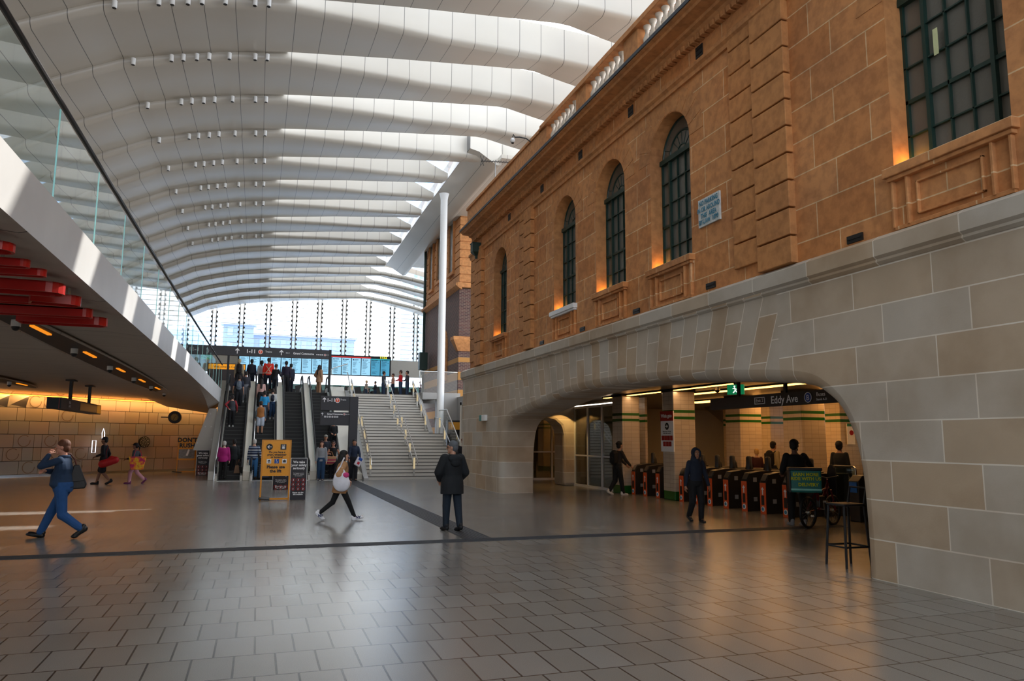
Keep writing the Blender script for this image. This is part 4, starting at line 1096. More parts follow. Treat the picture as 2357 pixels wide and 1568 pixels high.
# ================================================================== TACTILE PAVING
tp = MB().box(-12, 13.4, 14.55, 14.93, 0, .006); 
for k in range(5):
    tp.box(-12, 13.4, 14.58+k*.075, 14.61+k*.075, .004, .012)
tag(tp.build('tactile_strip', M_tact), 'dark tactile paving strip running across the hall floor', 'tactile paving')
tp = MB().box(4.06, 4.64, 14.95, 37.2, 0, .006)
for k in range(8): tp.box(4.09+k*.072, 4.12+k*.072, 14.95, 37.2, .004, .012)
tag(tp.build('tactile_strip', M_tact), 'dark tactile paving strip leading to the signpost by the stairs', 'tactile paving')
# ================================================================== SIGNS
def arrow(x, z, s, y, up=True):
    if up: return MB().prism([(x, z+s), (x-s*.75, z+s*.2), (x-s*.5, z), (x-s*.13, z+s*.42), (x-s*.13, z-s), (x+s*.13, z-s), (x+s*.13, z+s*.42), (x+s*.5, z), (x+s*.75, z+s*.2)], y-.01, y, 'y')
    return MB().prism([(x-s, z), (x-s*.2, z+s*.75), (x, z+s*.5), (x-s*.42, z+s*.13), (x+s, z+s*.13), (x+s, z-s*.13), (x-s*.42, z-s*.13), (x, z-s*.5), (x-s*.2, z-s*.75)], y-.01, y, 'y')
M_disc = plain('train_orange', '#e8552a', .5)
def disc(t, x, z, r, ch, y=-.01, mat=None):
    part(t, MB().cyl((x, y-.012, z), r, .012, 24, ax='y'), 'line_disc', mat or M_disc); part(t, MB().tube([(x+r*math.cos(2*PI*k/24), y-.012, z+r*math.sin(2*PI*k/24)) for k in range(24)], r*.1, 6, closed=True), 'ring', M_wht)
    text(ch, r*1.4, (x, y-.02, z), M_wht, t, bold=.004)
def icons(t, x, z, s, n, y=-.012):
    for k in range(n): part(t, MB().box(x+k*s*1.5, x+k*s*1.5+s, y-.004, y, z-s/2, z+s/2), 'pictogram', M_wht); part(t, MB().box(x+k*s*1.5+s*.25, x+k*s*1.5+s*.75, y-.008, y-.004, z-s*.3, z+s*.2), 'pictogram_detail', M_dark)
us = thing('overhead_sign', 'wide dark overhead banner for platforms 1-11 and Grand Concourse above the escalators', 'sign', (-1.7, 46, ZU))
part(us, MB().box(-2.3, 5.6, 0, .25, 1.98, 2.52), 'banner', M_dark); part(us, MB().box(-.12, 0, .02, .14, 0, 2.52), 'post', M_darkm); part(us, MB().box(5.6, 5.75, .02, .14, 0, 2.55), 'post', M_darkm)
part(us, arrow(.4, 2.26, .16, -.0), 'arrow', M_wht); text('1-11', .30, (1.15, -.01, 2.25), M_wht, us, bold=.008); disc(us, 1.68, 2.25, .12, 'T'); text('Trains', .15, (2.13, -.01, 2.27), M_wht, us)
part(us, arrow(2.85, 2.26, .16, -.0), 'arrow', M_wht); text('Exit 1', .1, (3.22, -.01, 2.25), M_wht, us); text('Grand Concourse', .185, (4.12, -.01, 2.24), M_wht, us, xs=.88, bold=.003)
icons(us, 4.86-.0, 2.22, .07, 4); disc(us, 5.36, 2.22, .06, 'L', mat=M_red)
text('Light Rail', .05, (5.5, -.01, 2.22), M_wht, us)
wc = thing('information_screen', 'dark information screen with an amber Welcome to Central strip', 'screen', (-2.2, 50, ZU))
part(wc, MB().box(-.9, 1.35, 0, .2, 0, 1.87), 'cabinet', plain('cabinet_dark', '#3a3133', .5)); part(wc, MB().box(-.85, 1.3, -.02, 0, 1.5, 1.82), 'amber_strip', emit('amber_strip', '#e8961a', .8)); text('Welcome to Central', .2, (.25, -.03, 1.65), M_blk, wc, xs=.95, bold=.003)
gs = thing('sign', 'small green running man exit sign by the left end of the overhead banner', 'exit sign', (-3.0, 47, ZU+1.8)); part(gs, MB().box(-.3, .3, 0, .06, 0, .28), 'panel', emit('exit_green2', '#4d8a63', .7)); part(gs, arrow(0, .14, .1, -.0, False), 'arrow', M_wht)
ls = thing('directional_sign', 'dark two panel signpost for platforms 1-11 and Grand Concourse beside the stairs', 'sign', (4.36, 36.95, .186)); ls.scale = (.907,)*3
part(ls, MB().box(-.17, .28, 0, .3, -.2, 4.22), 'post', M_dark, bevel=.01)
part(ls, MB().box(-1.68, -.17, .02, .2, 3.47, 4.22), 'upper_panel', M_dark, bevel=.01); part(ls, MB().box(-1.68, -.17, .02, .2, 2.68, 3.38), 'lower_panel', M_dark, bevel=.01)
part(ls, arrow(-1.5, 4.02, .13, .01), 'arrow', M_wht); text('1-11', .25, (-1.15, .0, 4.0), M_wht, ls, bold=.006); disc(ls, -.82, 4.0, .12, 'T', .01); text('Trains', .12, (-.52, .0, 4.04), M_wht, ls)
part(ls, arrow(-1.58, 3.27, .08, .01), 'arrow', M_wht); text('Grand Concourse', .13, (-.93, .0, 3.27), M_wht, ls, xs=.85, bold=.003); disc(ls, -.44, 3.27, .055, 'L', .01, M_red); text('Light Rail', .06, (-.27, .0, 3.27), M_wht, ls)
icons(ls, -1.48, 3.13, .085, 6, .005)
# yellow lift sign
ys_ = thing('floor_sign', 'yellow framed floor sign with an arrow reading Please use the lift', 'sign', (.635, 25.7, 0), R_(-1))
part(ys_, MB().box(-.44, .44, -.02, .02, .78, 1.92), 'panel', M_yel)
part(ys_, MB().box(-.46, -.41, -.025, .025, 0, 1.94).box(.41, .46, -.025, .025, 0, 1.94).box(-.46, .46, -.025, .025, 1.90, 1.94).box(-.46, .46, -.025, .025, 0.02, .08), 'frame', plain('frame_yellow', '#d98e0c', .4))
part(ys_, MB().obox((-.32, -.05, .08), .34, .28, .03, (.2, .1, 0)), 'foot_weight', M_black)
part(ys_, MB().cyl((-.22, -.035, 1.71), .10, .015, 24, ax='y'), 'arrow_disc', M_blk); part(ys_, arrow(-.22, 1.71, .07, -.036, False), 'arrow', M_wht)
part(ys_, MB().box(.12, .30, -.03, -.02, 1.62, 1.80), 'lift_symbol', M_dark); part(ys_, MB().box(.17, .25, -.035, -.03, 1.65, 1.73).prism([(.165, 1.75), (.19, 1.79), (.215, 1.75)], -.035, -.03, 'y').prism([(.22, 1.75), (.235, 1.79), (.26, 1.75)], -.035, -.03, 'y'), 'lift_detail', M_wht)
text('Do you have a\npram, wheelchair\nor luggage?', .085, (.02, -.03, 1.46), M_blk, ys_, bold=.003)
for x, mt in ((-.22, M_wht), (.02, plain('access_blue', '#1450a8', .5)), (.26, M_wht)): part(ys_, MB().box(x-.07, x+.07, -.03, -.02, 1.18, 1.32), 'pictogram', mt)
part(ys_, MB().prism([(-.26, 1.24), (-.25, 1.28), (-.20, 1.30), (-.17, 1.24)], -.035, -.03, 'y').cyl((-.23, -.035, 1.21), .015, .005, 10, ax='y').cyl((-.19, -.035, 1.21), .015, .005, 10, ax='y').box(.215, .305, -.035, -.03, 1.21, 1.28).box(.245, .275, -.035, -.03, 1.28, 1.30), 'pictogram_detail', M_dark)
part(ys_, MB().cyl((.01, -.035, 1.30), .012, .006, 10, ax='y').tube([(.01, -.033, 1.29), (.01, -.033, 1.25), (.04, -.033, 1.245), (.05, -.033, 1.21)], .006, 6).tube([(.015+.03*math.cos(2*PI*k/14), -.033, 1.225+.03*math.sin(2*PI*k/14)) for k in range(9, 16)], .005, 6), 'wheelchair_figure', M_wht)
text('Please use\nthe lift', .135, (.0, -.03, 1.0), M_blk, ys_, bold=.005)
def safety(label, x, y, w, h, rot=0):
    t = thing('safety_sign', label, 'sign', (x, y, 0), rot)
    part(t, MB().box(-w/2, w/2, -.03, .05, 0, h), 'panel', plain('sign_charcoal', '#1f1a22', .5)); part(t, MB().box(-w/2-.012, -w/2, -.04, .06, 0, h+.01).box(w/2, w/2+.012, -.04, .06, 0, h+.01).box(-w/2, w/2, -.04, .06, h, h+.012), 'edge_trim', M_wht)
    k = w/.5
    text('We take\nyour safety\nseriously', .105*k, (0, -.04, h-.22*k), M_wht, t, bold=.003)
    text('No luggage, prams,\nwalkers or trolleys\non escalators', .045*k, (0, -.04, h-.52*k), M_wht, t)
    for i in range(3):
        for j in range(3):
            cx, cz = (-.155+.155*i)*k, h-(.70+.14*j)*k
            part(t, MB().tube([(cx+.055*k*math.cos(2*PI*q/18), -.036, cz+.055*k*math.sin(2*PI*q/18)) for q in range(18)], .008*k, 6, closed=True).tube([(cx-.035*k, -.036, cz+.035*k), (cx+.035*k, -.036, cz-.035*k)], .006*k, 6), 'warning_ring', M_red)
            part(t, MB().ell((cx, -.034, cz+.02*k), .012*k, .006, .012*k, nu=8, nv=6).obox((cx, -.032, cz-.008*k), .03*k, .006, .035*k, (0, .4*(i-1), 0)), 'figure', M_wht)
    text('Please use the\nlifts available', .06*k, (0, -.04, h-1.13*k) if h > 1.25*k else (0, -.04, .1), M_wht, t, bold=.002)
    return t
safety('dark safety sign standing directly right of the yellow lift sign', 1.36, 25.75, .50, 1.34)
safety('dark safety sign at the foot of the leftmost escalator beside the amber panel', -2.66, 43.6, .62, 1.32)
safety('dark safety sign mostly hidden behind the yellow lift sign', .98, 31.0, .6, .95)
dr = thing('floor_sign', 'tall yellow framed poster sign reading DON\'T RUSH by the carved wall', 'sign', (-3.75, 47.0, 0), R_(3))
part(dr, MB().box(-.48, .48, -.02, .02, .72, 1.95), 'panel', M_yel); part(dr, MB().box(-.50, -.45, -.03, .03, 0, 1.96).box(.45, .50, -.03, .03, 0, 1.96).box(-.5, .5, -.03, .03, .02, .08), 'frame', plain('frame_yellow2', '#d98e0c', .4))
text('DON\'T\nRUSH', .33, (0, -.03, 1.68), M_blk, dr, bold=.012); part(dr, MB().box(-.42, .42, -.03, -.02, .80, 1.32), 'photo_print', plain('grey_print', '#8a8a88', .5, noise=.6, nscale=9)); part(dr, MB().obox((-.45, -.1, .05), .5, .3, .04, (.1, .1, 0)), 'foot_weight', M_black)
part(dr, MB().obox((.05, -.035, 1.1), .1, .01, .3, (0, .3, 0)).ell((.1, -.035, 1.27), .05, .01, .05), 'print_figure', M_wht)
# hanging platform sign under the balcony
hs = thing('hanging_sign', 'dark box sign hanging on two black posts under the balcony', 'sign', (-6.85, 30.2, 2.98))
part(hs, MB().box(-.2, .25, 0, 7.2, 0, .40), 'box', M_dark, bevel=.01); part(hs, MB().box(-.2, .25, -.02, 0, .02, .38), 'end_panel', M_black); part(hs, MB().box(.18, .2, -.03, -.02, .0, .4), 'red_edge', M_red)
part(hs, MB().box(-.01, .09, 2.2, 2.35, .4, 1.15).box(-.12, .2, 2.05, 2.5, 1.12, 1.17), 'post', M_black); part(hs, MB().box(-.01, .09, 5.6, 5.75, .4, 1.15).box(-.12, .2, 5.45, 5.9, 1.12, 1.17), 'post', M_black)
part(hs, MB().box(.25, .26, 3.0, 6.2, .04, .34), 'bronze_panel', plain('bronze_face', '#5a4430', .3, .4)); part(hs, MB().box(.25, .262, 6.3, 7.15, .03, .37), 'amber_panel', emit('amber_face', '#b8741f', .4))
for z, s_ in ((.26, '12-25'), (.13, '24-25')): text(s_, .14, (.27, 1.2, z), M_wht, hs, (PI/2, 0, PI/2))
# wall clock, grille
d45 = math.atan2(1.3, 2.1)
ck = thing('wall_clock', 'round black framed clock on a bracket from the carved wall', 'clock', (-4.55, 47.6, 3.15), R_(-8))
part(ck, MB().cyl((0, -.08, 0), .36, .16, 32, ax='y'), 'case', M_black, smooth=40); part(ck, MB().cyl((-.0, -.10, 0), .21, .02, 32, ax='y'), 'dial', plain('brass_dial', '#8a7436', .4, .3))
m = MB()
for k in range(12): a = PI*k/6; m.obox((.2*math.sin(a), -.105, .2*math.cos(a)), .025, .01, .06, (0, a, 0))
part(ck, m, 'hour_marks', M_blk); part(ck, MB().obox((.05, -.11, .04), .02, .01, .13, (0, .9, 0)).obox((-.03, -.11, -.09), .02, .01, .2, (0, .3, 0)), 'hand', M_blk); part(ck, MB().box(-.75, -.3, -.03, .03, -.03, .03), 'bracket', M_black)
gr = thing('wall_grille', 'round dark perforated disc on the carved wall', 'grille', (-6.15, 47.95, 1.72), R_(38)) 
part(gr, MB().cyl((0, -.12, 0), .32, .12, 32, ax='y'), 'plate', M_black, smooth=40)
m = MB()
for rr_, n_ in ((.25, 16), (.17, 11), (.09, 6)):
    for k in range(n_): a = 2*PI*k/n_; m.ell((rr_*math.cos(a), -.125, rr_*math.sin(a)), .022, .008, .03, nu=8, nv=6)
m.ell((0, -.125, 0), .02, .008, .02, nu=8, nv=6); part(gr, m, 'perforation', M_cream)
# vacant white line drawing frame on the wall behind the man in shorts
wf_ = thing('wall_light_outline', 'thin white neon outline on the carved wall behind the man in shorts', 'light', (-8.0, 46.05, 1.5), R_(42))
part(wf_, MB().tube([(-.55, -.1, .3), (-.55, -.1, -.35), (-.35, -.1, -.35), (-.35, -.1, .3)], .02, 6, closed=True), 'outline', emit('neon_white', '#f4f4ff', 1.5)); part(wf_, MB().tube([(0, -.1, .2), (-.05, -.1, .7), (.02, -.1, .95), (.1, -.1, .7), (.1, -.1, .2)], .02, 6), 'outline', emit('neon_white2', '#f4f4ff', 1.5))
# red suspended artwork pieces under the balcony
M_red2 = plain('red_lacquer', '#b3130c', .35)
def red(label, pts, th=.07):
    (x0, y0), (x1, y1), w = pts; w *= .72; th = min(th, .12)
    t = thing('suspended_panel', label, 'artwork', ((x0+x1)/2, (y0+y1)/2, 3.98), math.atan2(y1-y0, x1-x0), 'red suspended panels')
    L = math.hypot(x1-x0, y1-y0)/2
    o = [(-L, -w/2), (L-w/2, -w/2)]+[(L-w/2+w/2*math.cos(a), w/2*math.sin(a)) for a in [-PI/2+PI*k/8 for k in range(1, 8)]]+[(L-w/2, w/2), (-L, w/2)]
    m = MB().prism(o, 0, .02, 'z')
    part(t, m, 'top_plate', M_red2)
    e = MB(); n = len(o)
    for i in range(n):
        a, b = Vector(o[i]), Vector(o[(i+1) % n]); d = (b-a)
        if d.length < 1e-4: continue
        nn = Vector((-d.y, d.x)).normalized()*.03
        e.add([(a.x, a.y, -th), (b.x, b.y, -th), (b.x, b.y, .02), (a.x, a.y, .02), (a.x+nn.x, a.y+nn.y, -th), (b.x+nn.x, b.y+nn.y, -th), (b.x+nn.x, b.y+nn.y, .02), (a.x+nn.x, a.y+nn.y, .02)], [(0, 1, 2, 3), (4, 5, 6, 7), (0, 1, 5, 4)])
    part(t, e, 'rim', M_red2)
    part(t, MB().tube([(-L*.5, 0, 0), (-L*.5, 0, .2)], .02, 6).tube([(L*.5, 0, 0), (L*.5, 0, .2)], .02, 6), 'hanger', M_steel)
    return t
red('nearest red suspended panel at the left edge under the balcony', ((-4.2, 8.75), (-2.5, 8.95), .42))
red('narrow red suspended panel second from the left edge', ((-4.4, 9.75), (-2.55, 9.7), .22))
red('narrow red suspended panel third from the left edge', ((-4.4, 10.25), (-2.5, 10.2), .22))
red('broad rounded red suspended panel in the middle of the group', ((-4.6, 11.0), (-2.5, 11.15), .55), .16)
red('short red bracket shaped suspended panel beyond the broad one', ((-3.1, 11.9), (-2.5, 12.1), .4), .16)
red('long dark red suspended panel near the ceiling slot', ((-4.4, 12.35), (-2.6, 12.4), .30))
red('long red suspended panel second from the far end of the group', ((-3.9, 13.2), (-2.55, 13.2), .34), .14)
red('farthest rounded red suspended panel beside the ceiling slot', ((-3.8, 14.1), (-2.5, 14.15), .5), .16)
# lens shaped ceiling slots with cameras and amber lights
def slot(label, xc, y0, y1, w, n):
    t = thing('ceiling_slot', label, 'ceiling recess', (xc, y0, 4.10))
    L = y1-y0; o1 = []; o2 = []
    for k in range(21):
        s_ = k/20; h = w*math.sin(PI*min(max(s_, 0), 1))**.6/2 if 0 < s_ < 1 else .01
        o1.append((-h, s_*L)); o2.append((h, s_*L))
    part(t, MB().prism(o1+o2[::-1], 0, .02, 'z'), 'recess_panel', M_darkm)
    part(t, MB().tube([(a, b, -.0) for a, b in o1], .03, 6).tube([(a, b, 0) for a, b in o2], .03, 6), 'edge_trim', M_soff)
    for k in range(n):
        yy = L*(k+1)/(n+1)
        part(t, MB().cyl((0, yy, -.12), .08, .12, 14), 'camera_base', M_white, smooth=40); part(t, MB().ell((0, yy, -.13), .07, .07, .07), 'camera_dome', M_black, smooth=60)
        part(t, MB().box(.06, .14, yy+.6, yy+1.9, -.03, 0), 'amber_lamp', M_amb2)
    return t
slot('long lens shaped ceiling slot with cameras and amber lights under the balcony', -4.25, 11.0, 43.5, 1.0, 6)
slot('short ceiling slot with a camera at the left edge under the balcony', -9.2, 30, 37.5, .8, 1)
# ceiling spotlights on the roof ribs
s0 = None; gi = 0
for k in range(0, 9):
    ya = ek(k)
    for x in (-4.7, -3.5, -3.12, -2.68, -2.28, -1.6, -.72, -.3):
        z = itp(ex, x)+zdrop(ya)-.18
        j_ = (-4.7, -3.5, -3.12, -2.68, -2.28, -1.6, -.72, -.3).index(x)
        O_ = ['first', 'second', 'third', 'fourth', 'fifth', 'sixth', 'seventh', 'eighth', 'ninth']
        lb = 'white spotlight on the %s roof rib from the camera, %s from the left' % (O_[k], O_[j_])
        if s0 is None:
            s0 = thing('roof_spotlight', lb, 'spotlight', (x, ya+.1, z), 0, 'spotlights on the roof ribs')
            part(s0, MB().cyl((0, 0, -.12), .075, .24, 12), 'housing', M_white, smooth=40); part(s0, MB().cyl((0, 0, -.13), .06, .02, 12), 'lens', M_black)
        else: dup(s0, (x, ya+.1, z), lb)
# ================================================================== PEOPLE
SK = {}
def skin(col):
    if col not in SK:
        m = plain('skin_'+col[1:], col, .5, nscale=12, noise=.06); m.node_tree.nodes['Principled BSDF'].inputs['Subsurface Weight'].default_value = .05; SK[col] = m
    return SK[col]
CL = {}
def cloth(col, rough=.85, name='cloth'):
    k = (col, rough)
    if k not in CL: CL[k] = plain(name+'_'+col[1:], col, rough, noise=.18, nscale=7, bump=.6)
    return CL[k]
M_eye = plain('eye_white', '#e8e4de', .2); M_iris = plain('iris_dark', '#20140c', .2); M_lip = plain('lips', '#9a5048', .5)
def striped(name, cols, per):
    b = NB(name); tc = b.n.new('ShaderNodeTexCoord'); x = b.n.new('ShaderNodeSeparateXYZ'); b.l.new(tc.outputs['Object'], x.inputs[0])
    f = b.math('FRACT', b.math('MULTIPLY', x.outputs[2], 1/per)); st = [(i/len(cols), c) for i, c in enumerate(cols)]
    r = b.n.new('ShaderNodeValToRGB'); r.color_ramp.interpolation = 'CONSTANT'; b.l.new(f, r.inputs[0]); e = r.color_ramp.elements
    while len(e) < len(st): e.new(.5)
    for i, (p, c) in enumerate(st): e[i].position = p; e[i].color = lin(c)
    return b.out(r.outputs[0], .9)
def blob(mb, name, mat, parent, vox, sm=6):
    o = mb.build(name, mat, parent, loc=(0, 0, 0))
    r = o.modifiers.new('remesh', 'REMESH'); r.mode = 'VOXEL'; r.voxel_size = vox*S; r.use_smooth_shade = True
    s_ = o.modifiers.new('smooth', 'SMOOTH'); s_.factor = .5; s_.iterations = sm
    return o
def V(*a): return Vector(a)
def ik(a, c, l1, l2, hint):
    d = c-a; L = d.length; mx = (l1+l2)*.995
    if L > mx: c = a+d*(mx/L); d = c-a; L = mx
    L = max(L, abs(l1-l2)+.01)
    t = d.normalized(); p = (hint-t*hint.dot(t))
    if p.length < 1e-4: p = Vector((0, 0, -1))
    p.normalize()
    ca = (l1*l1+L*L-l2*l2)/(2*l1*L); sa = math.sqrt(max(0, 1-ca*ca))
    return a+t*(l1*ca)+p*(l1*sa), c
def hand(mb, w, d, up, s, k=1.0, curl=.5, side=1):
    """palm with five fingers; d = direction of the hand, up = back of hand"""
    d = d.normalized(); x = d.cross(up).normalized(); up = x.cross(d).normalized()
    pl = .052*s*k
    mb.capsule(w, w+d*pl*.3, .016*s*k, .020*s*k, 8)
    for q in (-1, 0, 1): mb.capsule(w+x*q*.012*s*k+d*.008*s, w+d*pl+x*q*.014*s*k, .011*s*k, .0105*s*k, 8)
    for i, (o, l) in enumerate(((-.019, .036), (-.0065, .043), (.0065, .040), (.019, .031))):
        a = w+d*pl+x*o*s*k; ang = curl*(1+.12*i)
        b = a+(d*math.cos(ang)-up*math.sin(ang))*l*s*k*.55; c = b+(d*math.cos(ang*2.1)-up*math.sin(ang*2.1))*l*s*k*.6
        mb.capsule(a, b, .0058*s*k, .0055*s*k, 8); mb.capsule(b, c, .0054*s*k, .0045*s*k, 8)
    a = w+d*.012*s*k-x*side*.018*s*k; b = a+(d*.75-x*side*.55-up*.3)*.026*s*k; c = b+(d*.9-up*.35)*.022*s*k
    mb.capsule(a, b, .0078*s*k, .0066*s*k, 8); mb.capsule(b, c, .0062*s*k, .005*s*k, 8)

def person(label, x, y, z0, h, face, skinc='#c99a7c', top='#30343c', bottom='#20242c', shoes='#151515', hairc='#1c120c', hair='short', legs=(0, 0, 0, 0),
           larm=None, rarm=None, lean=0.0, wide=1.0, belly=0, sleeves='long', bot='trousers', yawh=0, pith=0, hood=False, cap=None, coat=0.0, topmat=None, botmat=None, glasses=False, beard=None, fine=False, collar=False, vest=None, mask=None, cat='person'):
    """face: heading in degrees, 0 looks away along +y, 180 looks at the camera, 90 looks to -x (left)"""
    t = thing('person', label, cat, (x, y, z0), R_(face))
    s = h; vox = .0075 if fine else max(.011, min(.017, y*.0004))
    sk = skin(skinc)
    # ---- skeleton
    pel = V(0, 0, .525)*s
    def lp(side, hip, knee):
        a = pel+V(side*.046*wide, 0, -.015)*s
        kd = V(side*.03, math.sin(R_(hip)), -math.cos(R_(hip))).normalized()
        k_ = a+kd*.245*s
        sd = V(0, math.sin(R_(hip-knee)), -math.cos(R_(hip-knee))).normalized()
        f = k_+sd*.232*s
        return a, k_, f, sd
    L = lp(-1, legs[0], legs[1]); Rr = lp(1, legs[2], legs[3])
    feet = []
    for (a, k_, f, sd), hip, knee in ((L, legs[0], legs[1]), (Rr, legs[2], legs[3])):
        ang = hip-knee          # shin angle: negative = foot behind
        pitch = 0
        if ang < -12: pitch = -min(45, (-ang-5)*1.0)      # heel up, toe down
        if ang > 12: pitch = min(22, (ang-8)*1.0)         # toe up
        fd = V(0, math.cos(R_(pitch)), math.sin(R_(pitch)))
        up = V(0, -math.sin(R_(pitch)), math.cos(R_(pitch)))
        heel = f-up*.038*s-fd*.028*s; toe = f-up*.042*s+fd*.115*s
        feet.append((f, fd, up, heel, toe, min(heel.z, toe.z)-.012*s))
    # bring the higher foot down to the same ground by bending the other knee
    lowi = 0 if feet[0][5] < feet[1][5] else 1; df = feet[1-lowi][5]-feet[lowi][5]
    if .002 < df < .12*s and max(abs(q) for q in legs) > 9:
        a, k_, f, sd = (L, Rr)[lowi]; f2 = f+V(0, 0, df)
        k2, f2 = ik(a, f2, .245*s, .232*s, V(0, 1, .1)); nl = (a, k2, f2, (f2-k2).normalized())
        if lowi == 0: L = nl
        else: Rr = nl
        F_ = feet[lowi]; feet[lowi] = (f2, F_[1], F_[2], F_[3]+(f2-f), F_[4]+(f2-f), F_[5]+df)
    dz = -min(f[5] for f in feet)-.010*s-.6*vox
    off = V(0, 0, dz)
    def T(p): return p+off
    ln = Matrix.Rotation(-R_(lean), 3, 'X')
    def U(p): return T(pel+ln @ (p-pel))           # upper body
    chest = V(0, 0, .70)*s; waist = V(0, 0, .61)*s
    shl = V(-.090*wide**.6, 0, .800)*s; shr = V(.090*wide**.6, 0, .800)*s
    neck = V(0, .0, .835)*s; head0 = V(0, .012, .925)*s
    hm = Matrix.Rotation(-R_(yawh), 3, 'Z') @ Matrix.Rotation(-R_(pith), 3, 'X')
    hc = U(head0); 
    def Hd(p): return hc+ln @ (hm @ (V(*p)*s))
    # arms
    arms = []
    for side, sh, tgt in ((-1, shl, larm), (1, shr, rarm)):
        if tgt is None: tgt = (side*.135*wide**.6, .03, .462)
        hint = V(side*.5, -1.0, -.35) if len(tgt) == 3 else V(*tgt[3:])
        w = U(V(*tgt[:3])*s); shw = U(sh)
        e, w = ik(shw, w, .17*s, .15*s, hint)
        arms.append((side, shw, e, w))
    # ---- body (skin), one continuous surface
    b = MB()
    def ring(c, rx, ry, n=16, f=U):
        return [f(V(*c)*s+V(rx*s*math.cos(2*PI*j/n), ry*s*math.sin(2*PI*j/n), 0)) for j in range(n)]
    def torso(mb, g=0.0, bottomz=.50, bell=0, topz=.84):
        W = wide; tab = [(bottomz, .068*W, .056+belly*.3), (.525, .084*W, .062+belly*.5), (.56, .085*W, .062+belly*.9), (.61, .073*W, .054+belly), (.66, .078*W, .056+belly*.7), (.71, .086*W, .062+belly*.25), (.76, .090*W, .060), (.795, .084*W, .050), (.818, .062, .042), (topz, .036, .034)]
        rings = []
        for z, rx, ry in tab:
            e = g+(bell*(.6-z)*1.6 if z < .6 else 0)
            cy = (belly*.55 if .53 < z < .70 else 0)
            rings.append(ring((0, cy, z), rx+e, ry+e))
        mb.loft(rings)
    torso(b)
    b.capsule(U(V(0, -.004, .80)*s), Hd((0, -.01, -.045)), .036*s, .031*s)
    # head with face
    b.ell(Hd((0, -.004, .012)), .0465*s, .058*s, .060*s, ln @ hm); b.ell(Hd((0, .012, -.026)), .036*s, .040*s, .042*s, ln @ hm)
    b.capsule(Hd((0, .054, .010)), Hd((0, .066, -.014)), .0055*s, .0085*s, 8); b.ell(Hd((0, .040, -.056)), .018*s, .016*s, .013*s, ln @ hm)
    b.capsule(Hd((-.020, .048, .020)), Hd((.020, .048, .020)), .008*s, .008*s, 8); b.capsule(Hd((-.013, .051, -.034)), Hd((.013, .051, -.034)), .0055*s, .0055*s, 8)
    for q in (-1, 1): b.ell(Hd((q*.047, -.002, -.002)), .006*s, .011*s, .018*s, ln @ hm)
    for side, sh, e, w in arms:
        b.capsule(sh, e, .027*s, .022*s); b.capsule(e, w, .022*s, .0145*s)
        d = (w-e).normalized(); upv = V(side, .1, .3) if abs(d.z) > .6 else V(0, 0, 1)
        hand(b, w+d*.008*s, d, upv, s, .95, .45, side if abs(d.z) > .6 else -side)
    for (a, k_, f, sd) in (L, Rr):
        b.capsule(T(a), T(k_), .048*s, .032*s); b.capsule(T(k_), T(k_+(f-k_)*.35), .034*s, .033*s); b.capsule(T(k_+(f-k_)*.3), T(f), .033*s, .021*s)
    for f, fd, up, heel, toe, mz in feet: b.capsule(T(heel+up*.03*s), T(toe+up*.015*s-fd*.02*s), .022*s, .020*s)
    body = blob(b, 'body', sk, t, vox, 3 if fine else 2)
    # eyes and brows for figures one can see the face of
    if abs(((face+yawh+180) % 360)-180) > 50 and y < 45:
        for q in (-1, 1):
            part(t, MB().ell(Hd((q*.018, .0485, .006)), .0075*s, .005*s, .0045*s, ln @ hm, 10, 6), 'eye', M_eye, smooth=60)
            part(t, MB().ell(Hd((q*.018, .0525, .006)), .0034*s, .0025*s, .0036*s, ln @ hm, 8, 6), 'iris', M_iris, smooth=60)
            part(t, MB().capsule(Hd((q*.010, .0545, .021)), Hd((q*.028, .0475, .020)), .0026*s, .0018*s, 6), 'eyebrow', cloth(hairc), smooth=60)
        part(t, MB().capsule(Hd((-.013, .0535, -.033)), Hd((.013, .0535, -.033)), .0035*s, .0035*s, 6), 'lips', M_lip, smooth=60)
    # ---- lower garment
    g = MB(); bw = .012
    if bot in ('trousers', 'leggings', 'shorts', 'wide'):
        ex_ = {'trousers': .012, 'leggings': .004, 'shorts': .016, 'wide': .018}[bot]
        rings = [ring((0, 0, z), rx*wide+ex_, ry+belly*.4+ex_, f=T) for z, rx, ry in ((.485, .068, .054), (.51, .084, .060), (.55, .085, .061), (.585, .078, .056))]
        g.loft(rings)
        for (a, k_, f, sd) in (L, Rr):
            if bot == 'shorts':
                g.capsule(T(a), T(a+(k_-a)*.86), (.054+ex_)*s, (.046+ex_)*s)
            else:
                fe = f-(f-k_)*.06
                rk, ra = (.034+ex_)*s, (.023+ex_*1.2)*s
                if bot == 'wide': ra = .046*s
                g.capsule(T(a), T(k_), (.049+ex_)*s, rk); g.capsule(T(k_), T(fe), rk, ra); g.ell(T(k_), rk*1.04, rk*1.04, rk*1.1)
        blob(g, bot if bot in ('shorts', 'leggings') else 'trousers', botmat or cloth(bottom), t, vox*1.15, 4)
    # ---- upper garment
    if top:
        u = MB(); ge = .009+coat*.020
        torso(u, ge, .50-min(coat, 1.3)*.10, coat*.10, .825)
        for side, sh, e, w in arms:
            u.ell(sh, (.029+ge)*s, (.029+ge)*s, (.029+ge)*s)
            if sleeves == 'long':
                we = e+(w-e)*.94
                u.capsule(sh, e, (.029+ge)*s, (.025+ge*.9)*s); u.capsule(e, we, (.025+ge*.9)*s, (.017+ge*.7)*s)
            elif sleeves == 'short':
                u.capsule(sh, sh+(e-sh)*.72, (.030+ge)*s, (.030+ge)*s)
        if collar: u.tube([U(V(.045*math.cos(a), -.005+.042*math.sin(a), .835)*s) for a in [2*PI*k/12 for k in range(12)]], .016*s, 8, closed=True)
